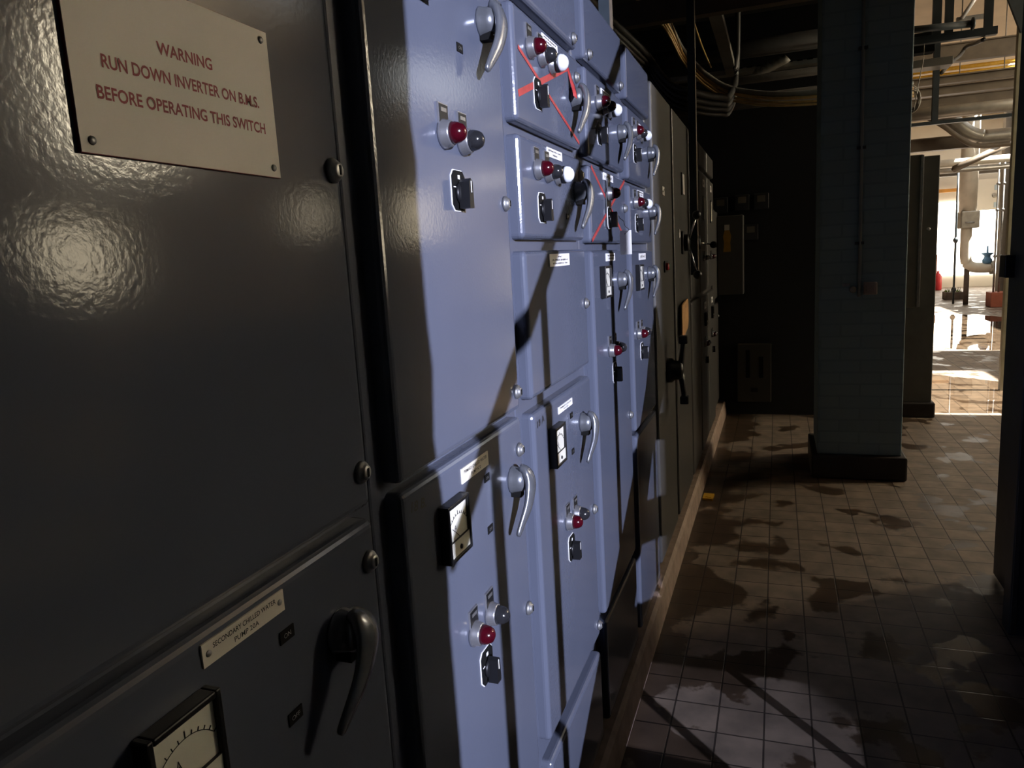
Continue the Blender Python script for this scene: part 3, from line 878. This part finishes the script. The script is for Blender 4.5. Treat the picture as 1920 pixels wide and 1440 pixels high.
# ------------------------------------------------------------------ column, end wall fittings
t = thing('brick_column', (4.95, -0.94, 0), 'dark teal painted brick column standing in the corridor', 'column')
put('column_shaft', MB().box((0, -0.24, 0.15), (0.52, 0.24, 3.35), BRICKM, 0.006), (4.95, -0.94, 0), t)
put('column_base', MB().box((-0.045, -0.27, 0.0), (0.565, 0.275, 0.15), COLBASE, 0.012), (4.95, -0.94, 0), t)
s = MB()
CONDUIT = mat('conduit_paint', (0.24, 0.28, 0.29), 0.4, var=0.1)
s.cyl((4.938, -0.925, 1.14), (4.938, -0.915, 3.35), 0.010, CONDUIT, 12)
for z in (1.45, 2.0, 2.55, 3.1): s.box((4.930, -0.945, z), (4.950, -0.895, z + 0.018), DARKSTEEL)
solo('conduit', s, 'thin vertical conduit running up the brick column face', 'conduit')
s = MB()
s.box((4.905, -1.02, 1.152), (4.95, -0.946, 1.226), mat('grey_switch_box', (0.36, 0.31, 0.29), 0.5, var=0.1), 0.006)
s.box((4.900, -1.005, 1.168), (4.905, -0.961, 1.210), mat('grey_switch_lid', (0.33, 0.28, 0.265), 0.5, var=0.1), 0.002)
solo('switch_box', s, 'small square grey switch box on the column beside the conduit', 'switch box')
s = MB()
s.lathe([(0.02, 0), (0.02, 0.03), (0.014, 0.036)], (4.95, -0.888, 1.185), (-1, 0, 0), STEEL, 16)
s.box((4.935, -0.873, 1.205), (4.95, -0.83, 1.222), STEEL, 0.002)
solo('pipe_clip', s, 'round metal clip and tab left of the column conduit', 'clip')

ISO_BODY = mat('isolator_body', (0.03, 0.03, 0.032), 0.5, var=0.1)
ISO_LAB = mat('isolator_label', (0.16, 0.14, 0.11), 0.6, var=0.1)
for (y, z, lab) in ((0.0, 1.85, 'black isolator box with pale plate on end wall, nearest the cabinets'),
                    (-0.175, 1.86, 'black isolator box with pale plate on end wall, middle of the row'),
                    (-0.330, 1.86, 'black isolator box with pale plate on end wall, nearest the column'),
                    (-0.245, 1.61, 'lone black isolator box low on the end wall, right of the wall box')):
    t = thing('isolator_box', (6.8, y, z), lab, 'isolator', 'isolator boxes on the dark end wall')
    s = MB(); s.box((-0.07, -0.06, -0.08), (0, 0.06, 0.05), ISO_BODY, 0.006)
    put('box_body', s, (6.8, y, z), t)
    s = MB(); s.box((-0.075, -0.032, -0.02), (-0.07, 0.032, 0.032), ISO_LAB)
    put('pale_plate', s, (6.8, y, z), t)
WALLBOX = mat('wall_box_paint', (0.07, 0.066, 0.06), 0.5, var=0.1)
LOCKP = mat('locker_paint', (0.11, 0.112, 0.106), 0.5, var=0.15)
t = thing('wall_box', (6.8, -0.10, 1.08), 'dark wall box with an amber tag at the end of the corridor', 'enclosure')
put('box_body', MB().box((-0.22, -0.09, 0), (0, 0.12, 0.66), WALLBOX, 0.006), (6.8, -0.10, 1.08), t)
put('amber_tag', MB().prism([(-0.030, 0.42), (0.030, 0.42), (0.024, 0.5), (0.032, 0.55), (0.018, 0.60), (-0.020, 0.60), (-0.034, 0.55), (-0.026, 0.5)], 'x', -0.226, -0.22, AMBERTAG)
    .box((-0.226, -0.02, 0.60), (-0.22, 0.02, 0.645), CREAM), (6.8, -0.06, 1.02), t, 'amber tag with pale top')
t = thing('fuse_board', (6.8, -0.27, 0.13), 'grey fuse board with two dark slots low on the end wall', 'fuse board')
FB = mat('fuse_board_paint', (0.038, 0.035, 0.027), 0.5, var=0.1)
put('board_body', MB().box((-0.10, -0.14, 0), (0, 0.14, 0.51), FB, 0.006), (6.8, -0.27, 0.13), t)
put('slot', MB().box((-0.103, 0.035, 0.215), (-0.10, 0.07, 0.46), MATTEBLK), (6.8, -0.27, 0.13), t)
put('slot', MB().box((-0.103, -0.075, 0.215), (-0.10, -0.04, 0.40), MATTEBLK), (6.8, -0.27, 0.13), t)
put('name_plate', MB().box((-0.103, -0.03, 0.09), (-0.10, 0.03, 0.13), BLACK), (6.8, -0.27, 0.13), t)

# dark locker closing the end wall, with a grey enclosure on its face
t = thing('steel_locker', (6.78, -1.54, 0), 'tall dark steel locker on a plinth beside the bright opening', 'locker')
put('locker_body', MB().box((0.0, -0.115, 0.125), (0.5, 0.135, 2.095), LOCKP, 0.006), (6.78, -1.54, 0), t)
put('plinth', MB().box((-0.03, -0.14, 0.0), (0.52, 0.135, 0.125), COLBASE, 0.012), (6.78, -1.54, 0), t)
put('door_knob', MB().lathe([(0.008, 0), (0.008, 0.03), (0.014, 0.034), (0.012, 0.05), (0.001, 0.052)], (0, -0.045, 1.53), (-1, 0, 0), STEEL, 14), (6.78, -1.54, 0), t)
t = thing('grey_enclosure', (6.78, -1.47, 0.915), 'slim grey enclosure hung on the dark locker face', 'enclosure')
put('enclosure_body', MB().box((-0.06, -0.055, 0), (0, 0.06, 1.19), GREYBOX, 0.004), (6.78, -1.47, 0.915), t)
put('side_channel', MB().box((-0.075, -0.062, 0.005), (-0.06, -0.040, 1.185), STEEL, 0.002), (6.78, -1.47, 0.915), t)

# right-hand side: dark steel cabinet corner and the door edge beyond it
t = thing('dark_post', (3.0, -1.27, 0), 'dark steel post with a paler edge strip at right edge', 'post')
put('post_body', MB().box((0, -0.24, 0), (0.09, 0.0, 3.35), DARKSTEEL, 0.004), (3.0, -1.27, 0), t)
put('edge_strip', MB().box((-0.006, -0.02, 0.01), (0.0, -0.004, 0.86), mat('pale_edge', (0.07, 0.065, 0.06), 0.5, var=0.2)), (3.0, -1.27, 0), t)  # strip a little paler and browner than the post
t = thing('steel_door_leaf', (3.5, -1.35, 0), 'edge of an open dark steel door with a black latch block', 'door leaf')
put('leaf', MB().box((-0.41, -0.02, 0.01), (0.06, 0.0, 2.6), DARKSTEEL, 0.003), (3.5, -1.35, 0), t)
put('latch_block', MB().box((-0.02, -0.03, 1.295), (0.06, 0.035, 1.385), BLACK, 0.004), (3.5, -1.35, 0), t)

# ------------------------------------------------------------------ overhead in the dark corridor
def channel(lo, hi, M, label, name='steel_channel', cat='beam', group=None):
    s = MB(); s.box(lo, hi, M, 0.004)
    return solo(name, s, label, cat, group)
s = MB()
s.box((4.43, -1.34, 2.735), (4.435, 1.0, 2.86), BEAMP)
s.box((4.435, -1.34, 2.735), (4.50, 1.0, 2.742), BEAMP)
s.box((4.435, -1.34, 2.853), (4.50, 1.0, 2.86), BEAMP)
solo('steel_channel', s, 'steel channel beam crossing overhead above the cabinets', 'beam')
for (x, y, z0, nm) in ((2.70, 0.10, 2.147, 'nearest of three dark hanging struts, ending on the fifth cabinet'),
                       (4.235, -0.03, 1.34, 'longest hanging strut, passing down in front of the dim cabinets'),
                       (5.50, 0.10, 2.147, 'farthest of three dark hanging struts, ending on the last cabinet')):
    s = MB()
    s.box((x - 0.02, y - 0.02, z0), (x + 0.02, y - 0.017, 3.35), BEAMP)
    s.box((x - 0.02, y - 0.017, z0), (x - 0.017, y + 0.02, 3.35), DARKSTEEL)
    s.box((x + 0.017, y - 0.017, z0), (x + 0.02, y + 0.02, 3.35), DARKSTEEL)
    solo('hanging_strut', s, nm, 'strut', 'hanging struts over the switchgear')
s = MB()
s.box((4.52, -0.165, 2.745), (6.13, -0.10, 2.76), GALV, 0.002)
s.box((4.52, -0.168, 2.745), (6.13, -0.162, 2.79), GALV)
s.box((4.52, -0.103, 2.745), (6.13, -0.097, 2.79), GALV)
solo('cable_tray', s, 'narrow pale metal tray running lengthwise under the dark ceiling', 'cable tray')
s = MB()
s.box((6.15, -1.30, 2.765), (6.25, 0.4, 2.80), GALV, 0.002)
for k in range(9): s.box((6.146, -0.70 + k * 0.07, 2.795), (6.15, -0.66 + k * 0.07, 2.805), MATTEBLK)
solo('perforated_rail', s, 'perforated metal rail crossing behind the lengthwise tray', 'rail')
for (x, y0, y1, z, r, M, lab) in ((6.3, -1.3, 1.1, 2.58, 0.055, CABLE_M, 'fat grey pipe below the perforated rail, left of the column'),
                                  (6.45, -1.3, 1.1, 3.0, 0.07, CABLE_D, 'large dark pipe just under the dark ceiling'),
                                  (6.0, -1.3, 1.1, 2.68, 0.03, CABLE_M, 'thin grey pipe above the fat grey pipe')):
    solo('overhead_pipe', MB().cyl((x, y0, z), (x, y1, z), r, M, 16), lab, 'pipe', 'pipes under the corridor ceiling')
s = MB()
s.sweep([(6.1, -0.30 - 0.02 * k, 2.72 + 0.008 * k + 0.012 * (k % 2)) for k in range(12)], CABLE_G, r=[0.028 + 0.010 * (k % 2) for k in range(12)], n=12)
solo('flexible_duct', s, 'knobbly ribbed flexible duct above the tan cables', 'duct')
base2 = [(4.9, 0.60, 3.30), (5.45, 0.30, 3.07), (5.66, 0.18, 2.85), (5.66, 0.075, 2.715), (5.66, 0.0, 2.64), (5.66, -0.118, 2.555), (5.66, -0.257, 2.505), (5.66, -0.46, 2.465), (5.7, -0.77, 2.45), (5.75, -1.3, 2.44)]
for (dy, dz, r, M, lab) in ((0.0, 0.030, 0.018, CABLE_G, 'thick grey cable, top of the sagging bundle left of the column'),
                            (-0.005, 0.000, 0.011, CABLE_Y, 'tan cable directly under the thick grey one'),
                            (-0.02, -0.030, 0.009, CABLE_Y, 'middle tan cable of the sagging bundle'),
                            (-0.03, -0.052, 0.008, CABLE_Y, 'lowest tan cable of the sagging bundle')):
    solo('cable', MB().sweep(smooth([(p[0] + dy, p[1], p[2] + dz) for p in base2]), M, r=r, n=10), lab, 'cable', 'cables sagging to the column')
base1 = [(3.6, 0.58, 2.80), (4.2, 0.40, 2.66), (4.6, 0.27, 2.55), (4.6, 0.19, 2.43), (4.6, 0.11, 2.345), (4.6, 0.03, 2.31), (4.7, -0.06, 2.295), (5.0, -0.12, 2.33), (5.5, -0.15, 2.42), (5.83, -0.18, 2.66), (5.88, -0.19, 3.25)]
for k, (dz, r, lab) in enumerate(((0.07, 0.022, 'uppermost dark cable of the loop over the cabinet tops'), (0.03, 0.016, 'second dark cable of the loop over the cabinet tops'),
                                  (0.0, 0.014, 'third dark cable of the loop over the cabinet tops'), (-0.03, 0.012, 'lowest dark cable of the loop over the cabinet tops'))):
    solo('cable', MB().sweep(smooth([(p[0] + 0.01 * k, p[1], p[2] + dz) for p in base1]), CABLE_D, r=r, n=10), lab, 'cable', 'dark cables over the cabinets')
for (a, b, lab) in (((4.7, 0.22, 3.1), (5.4, 0.15, 2.80), 'thin tan cord slanting down behind the hanging struts'),
                    ((5.2, 0.06, 2.95), (5.9, 0.0, 2.78), 'second thin tan cord slanting beside the tray')):
    solo('cord', MB().sweep(smooth([a, [(a[i] + b[i]) / 2 - (0.02 if i == 2 else 0) for i in range(3)], b]), CABLE_Y, r=0.006, n=8), lab, 'cord')

# ------------------------------------------------------------------ the bright hall beyond
def ybeam(name, x, y0, y1, z0, z1, M, lab, cat='beam', group='beams across the hall', d=0.12):
    s = MB()
    s.box((x, y0, z0), (x + d, y1, z0 + 0.014), M)
    s.box((x, y0, z1 - 0.014), (x + d, y1, z1), M)
    s.box((x + d * 0.4, y0, z0 + 0.014), (x + d * 0.6, y1, z1 - 0.014), M)
    return solo(name, s, lab, cat, group)
s = MB()
s.box((7.30, -2.12, 3.045), (7.36, -1.0, 3.105), DARKSTEEL)
for y in (-1.685, -1.775, -2.055): s.box((7.30, y - 0.03, 3.105), (7.34, y + 0.03, 4.6), DARKSTEEL)
solo('black_hanger_frame', s, 'black hanging steel frame at the top of the bright opening', 'frame')
s = MB(); s.cyl((7.25, -1.3, 3.16), (7.25, -1.93, 3.135), 0.028, DARKSTEEL, 14)
s.lathe([(0.028, 0), (0.05, 0.005), (0.05, 0.02), (0.02, 0.03)], (7.25, -1.92, 3.135), (0, -1, 0), DARKSTEEL, 14)
solo('black_pipe', s, 'short black pipe with flanged end resting on the black frame', 'pipe')
solo('grey_tray', MB().box((7.55, -1.86, 2.905), (7.75, -1.2, 2.97), GREYBOX, 0.004).cyl((7.65, -1.3, 2.95), (7.65, -1.3, 4.6), 0.008, STEEL, 8), 'short grey tray below the black hanging frame', 'cable tray')
s = MB(); s.box((8.0, -2.42, 2.48), (8.05, -1.2, 2.51), DARKSTEEL)
s.box((8.0, -1.84, 2.51), (8.05, -1.79, 4.6), DARKSTEEL)
solo('thin_support_rail', s, 'thin black rail with one hanger post across the opening', 'rail')
s = MB()
for k in range(3):
    c = Vector((7.35, -1.52 - 0.006 * k, 2.62))
    rr = 0.085 - 0.014 * k
    s.sweep([c + Vector((0.01 * math.sin(3 * a), rr * math.cos(a) * 0.8, rr * 1.25 * math.sin(a))) for a in [2 * math.pi * i / 24 for i in range(24)]] , CABLE_G, r=0.009, n=8)
s.cyl((7.33, -1.50, 2.72), (7.33, -1.50, 3.05), 0.006, CABLE_G, 8)
solo('cable_coil', s, 'coil of grey cable hanging behind the column edge', 'cable coil')
solo('hanging_wire', MB().sweep(smooth([(7.31, -1.60, 3.05), (7.24, -1.585, 2.9), (7.2, -1.55, 2.72), (7.2, -1.52, 2.5)]), CABLE_G, r=0.004, n=6), 'thin wire hanging from the black frame beside the column', 'wire')
ybeam('hall_beam', 11.0, -4.4, -1.0, 3.58, 3.80, BEAMP, 'broad brown beam just under the black frame')
ybeam('hall_beam', 10.0, -4.2, -1.0, 3.165, 3.255, BEAMP, 'dark brown beam under the yellow pipes')
ybeam('hall_beam', 12.0, -5.0, -1.0, 3.06, 3.34, BEAMP, 'deepest brown beam in the middle of the opening')
ybeam('hall_beam', 13.0, -5.0, -1.0, 2.73, 2.92, BEAMP, 'brown beam behind the curved duct', d=0.15)
ybeam('hall_beam', 19.0, -6.6, -2.0, 2.73, 2.83, BEAMP, 'thin far beam just above the lagged pipe')
for (z, M, lab) in ((4.42, YELLOWP, 'upper yellow pipe under the hall roof'), (4.32, YELLOWP, 'lower yellow pipe under the hall roof')):
    solo('yellow_pipe', MB().cyl((16, -5.0, z), (16, -2.0, z), 0.035, M, 12), lab, 'pipe', 'yellow pipes under the hall roof')
solo('bright_slot_strip', MB().box((11.6, -3.35, 3.40), (11.7, -2.55, 3.44), WHITE, 0.004).cyl((11.65, -2.7, 3.43), (11.65, -2.7, 4.6), 0.006, STEEL, 8).cyl((11.65, -3.2, 3.43), (11.65, -3.2, 4.6), 0.006, STEEL, 8), 'white strip standing for the bright slot above the deepest beam', 'strip')  # white strip put in for the brightness between two beams
solo('grey_main_pipe', MB().cyl((9.3, -4.0, 2.76), (9.3, -1.0, 2.76), 0.062, GALV, 18), 'long straight grey pipe crossing above the curved duct', 'pipe')
s = MB()
s.sweep(smooth([(12.5, -2.40, 3.40), (12.5, -2.72, 3.14), (12.5, -2.98, 2.90), (12.5, -3.15, 2.815), (12.5, -3.35, 2.80), (12.5, -4.8, 2.81)]), GALV, r=0.10, n=20)
s.cyl((12.5, -4.4, 2.8), (12.5, -4.4, 4.6), 0.008, STEEL, 8)
solo('curved_duct', s, 'grey duct curving sideways under the beams', 'duct')
s = MB()
s.sweep(smooth([(12.4, -2.20, 3.30), (12.4, -2.62, 3.03), (12.4, -2.82, 2.86), (12.4, -3.0, 2.72), (12.4, -3.15, 2.675), (12.4, -3.4, 2.67), (12.4, -4.8, 2.68)]), BEAMP, r=0.035, n=14)
solo('narrow_curved_pipe', s, 'narrow brown pipe following the curved duct below it', 'pipe')
s = MB()
s.sweep([(15.6, -3.42, 2.62), (16.2, -4.45, 3.06)], BEAMP, w=[(0.06, 0.05), (0.06, 0.05)], n=4)
solo('diagonal_brace', s, 'pale diagonal brace rising to the right in the hall', 'brace')
# lagged pipe with flange box, elbow and valve
t = thing('lagged_pipe', (18.0, -4.18, 0), 'fat lagged pipe with flange box and elbow in the bright hall', 'pipe')
put('upper_pipe', MB().cyl((18.0, -4.17, 1.90), (18.0, -4.17, 4.6), 0.165, LAGGED, 28), (0, 0, 0), None).parent = None
up = bpy.data.objects['upper_pipe']; up.parent = t; up.location = -WL[t.name]
def part(name, mb, parent, label=None):
    me = mb.mesh(name)
    o = bpy.data.objects.new(name, me); COL.objects.link(o)
    o.parent = parent; o.location = -WL[parent.name]; WL[o.name] = Vector((0, 0, 0))
    if label: o['label'] = label
    return o
part('flange_box', MB().box((17.83, -4.36, 1.58), (18.17, -4.02, 1.93), GALV, 0.02), t, 'grey flange box')
part('flange_plate', MB().lathe([(0.15, 0), (0.15, 0.03), (0.08, 0.03), (0.07, 0.14), (0.03, 0.16)], (17.95, -4.18, 1.68), (0, 0, 1), STEEL, 20), t)
part('lower_pipe', MB().sweep(smooth([(18.0, -4.16, 1.60), (18.0, -4.16, 1.25), (18.0, -4.165, 1.0), (18.0, -4.20, 0.86), (18.0, -4.30, 0.78), (18.0, -4.45, 0.755), (18.0, -4.66, 0.755)]), LAGGED, r=0.105, n=20), t)
part('pipe_flange', MB().cyl((18.0, -4.62, 0.755), (18.0, -4.67, 0.755), 0.14, GALV, 20), t)
part('support_leg', MB().cyl((18.0, -4.20, 0), (18.0, -4.20, 0.80), 0.05, SOIL, 12), t, 'brown support leg')
part('blue_valve', MB().lathe([(0.09, 0), (0.09, 0.08), (0.06, 0.12), (0.06, 0.16), (0.11, 0.2), (0.11, 0.22), (0.02, 0.225), (0.015, 0.36)], (18.0, -4.56, 0.84), (0, 0, 1), BLUEP, 18), t, 'blue valve')
s = MB(); s.cyl((18.3, -4.03, 0.0), (18.3, -4.03, 2.78), 0.022, DARKSTEEL, 8)
for z in (1.35, 0.3): s.lathe([(0.022, -0.06), (0.05, -0.02), (0.05, 0.02), (0.022, 0.06)], (18.3, -4.03, z), (0, 0, 1), DARKSTEEL, 10)
solo('thin_rod', s, 'thin dark vertical rod left of the lagged pipe', 'rod')
solo('red_extinguisher', MB().lathe([(0.09, 0), (0.10, 0.02), (0.10, 0.36), (0.06, 0.44), (0.03, 0.46), (0.03, 0.52)], (23.0, -4.56, 0.0), (0, 0, 1), REDP, 18), 'red cylinder standing far back at the left of the opening', 'fire extinguisher')
solo('orange_post', MB().box((23.4, -4.60, 0), (23.5, -4.52, 0.95), BRICKRED, 0.004), 'orange-red post behind the red cylinder', 'post')
t = thing('planter_trough', (19.6, -4.28, 0), 'long low concrete trough with weeds under the thin rod', 'planter')
part('trough', MB().box((19.45, -4.46, 0), (19.85, -4.10, 0.17), SOIL, 0.01), t)
rdp = random.Random(5)
s = MB()
for k in range(26):
    bx, by = rdp.uniform(19.5, 19.8), rdp.uniform(-4.44, -4.12)
    hh = rdp.uniform(0.03, 0.11)
    s.add([(bx, by - 0.012, 0.17), (bx, by + 0.012, 0.17), (bx - 0.02, by + rdp.uniform(-0.03, 0.03), 0.17 + hh)], [[0, 1, 2]], PLANT)
w_ = part('weeds', s, t); w_['kind'] = 'stuff'
solo('red_oxide_box', MB().box((17.1, -4.82, 0), (17.5, -4.45, 0.29), BRICKRED, 0.01), 'red-brown box at the foot of the thin upright pipes', 'box')
for (y, lab) in ((-4.52, 'left thin upright pipe rising from the red-brown box'), (-4.61, 'right thin upright pipe rising from the red-brown box')):
    s = MB(); s.cyl((17.25, y, 0.29), (17.25, y, 2.9), 0.018, STEEL, 10)
    for z in (1.0, 1.9, 2.4): s.lathe([(0.018, -0.03), (0.034, -0.01), (0.034, 0.01), (0.018, 0.03)], (17.25, y, z), (0, 0, 1), STEEL, 10)
    solo('upright_pipe', s, lab, 'pipe', 'upright pipes on the red-brown box')
s = MB()
s.box((17.7, -4.86, 0), (17.9, -4.84, 4.6), BEAMP); s.box((17.7, -4.72, 0), (17.9, -4.70, 4.6), BEAMP); s.box((17.79, -4.84, 0), (17.81, -4.72, 4.6), BEAMP)
solo('brown_stanchion', s, 'brown steel stanchion behind the red-brown box', 'stanchion')
solo('olive_post', MB().box((8.0, -2.56, 0.0), (8.06, -2.435, 4.6), OLIVE, 0.004), 'olive green post at the right side of the bright opening', 'post')
# rain water lying on the hall tiles
def puddle(poly, lab, seed):
    rd_ = random.Random(seed)
    P = smooth([(x, y, 0) for (x, y) in poly] + [(poly[0][0], poly[0][1], 0)], 6)[:-1]
    P = [(q.x + rd_.uniform(-0.03, 0.03), q.y + rd_.uniform(-0.02, 0.02)) for q in P]
    s = MB()
    s.add([(q[0], q[1], 0.003) for q in P], [list(range(len(P)))], WATER)
    return solo('puddle', s, lab, 'puddle', 'puddles on the hall floor')
puddle([(6.93, -1.60), (6.96, -2.1), (7.1, -2.8), (8.0, -2.9), (8.45, -2.6), (8.75, -2.25), (8.95, -1.9), (8.6, -1.5), (7.6, -1.4)], 'nearest puddle mirroring the lagged pipe just inside the opening', 2)
puddle([(11.2, -2.4), (10.8, -3.0), (11.2, -3.6), (12.6, -4.2), (14.4, -4.3), (15.4, -4.0), (15.8, -3.3), (14.6, -2.8), (13.0, -2.5)], 'farther wide puddle mirroring the white window', 3)
# window wall fittings and more steelwork
solo('orange_rail', MB().box((23.72, -5.3, 2.62), (23.8, -3.6, 2.71), mat('orange_paint', (0.62, 0.28, 0.05), 0.5, var=0.2), 0.004).box((23.8, -4.0, 2.64), (24.0, -3.95, 2.69), STEEL), 'orange rail fixed along the far wall left of the lagged pipe', 'rail')
t = thing('wall_panel', (23.9, -5.85, 2.1), 'pale grey panel with dark shapes on the far wall right of the lagged pipe', 'panel')
part('board', MB().box((23.88, -6.12, 2.08), (24.0, -5.58, 2.9), PALEWALL, 0.004), t)
part('dark_disc', MB().lathe([(0.06, 0), (0.06, 0.02), (0.05, 0.024)], (23.88, -6.0, 2.45), (-1, 0, 0), GALV, 20), t)
for z in (2.2, 2.66): part('blue_patch', MB().box((23.872, -6.08, z - 0.07), (23.88, -5.99, z + 0.07), mat('faded_blue', (0.42, 0.52, 0.60), 0.6, var=0.1)), t)
ybeam('hall_beam', 9.7, -4.2, -1.0, 3.0, 3.10, BEAMP, 'dark beam between the light slots, middle height')
s = MB(); s.cyl((9.0, -2.19, 3.60), (9.0, -2.36, 3.86), 0.02, OPALLENS, 12); s.box((9.02, -2.40, 3.58), (9.06, -2.15, 3.62), STEEL)
s.cyl((9.04, -2.20, 3.6), (9.04, -2.20, 4.6), 0.006, STEEL, 8)
solo('light_tube', s, 'slanting white light tube above the black frame', 'light tube')
solo('drooping_cable', MB().sweep(smooth([(7.33, -2.03, 3.02), (7.9, -2.10, 3.12), (8.5, -2.14, 3.22), (8.5, -2.09, 3.15), (8.3, -1.98, 3.06), (8.1, -1.87, 2.94)]), CABLE_D, r=0.018, n=8), 'thick black cable drooping below the black frame', 'cable')
solo('black_duct', MB().box((7.42, -1.70, 3.0), (7.54, -1.0, 3.16), MATTEBLK, 0.006).cyl((7.48, -1.3, 3.1), (7.48, -1.3, 4.6), 0.008, STEEL, 8), 'short black duct behind the column at the frame level', 'duct')
solo('gusset_plate', MB().prism([(-2.27, 4.6), (-2.31, 3.44), (-2.42, 3.15), (-2.70, 3.15), (-2.70, 4.6)], 'x', 7.86, 7.9, DARKSTEEL), 'dark gusset plate at the upper right of the opening', 'plate')
for (y0, y1, z, r, lab) in ((-5.0, -2.0, 2.66, 0.05, 'thin pale pipe crossing behind the diagonal brace, lower one'), (-5.0, -2.0, 2.80, 0.07, 'pale pipe crossing behind the diagonal brace, upper one')):
    solo('cross_pipe', MB().cyl((16.4, y0, z), (16.4, y1, z), r, LAGGED if r > 0.06 else GALV, 14).cyl((16.4, y0 + 0.3, z), (16.4, y0 + 0.3, 4.6), 0.008, STEEL, 8), lab, 'pipe', 'pipes behind the diagonal brace')
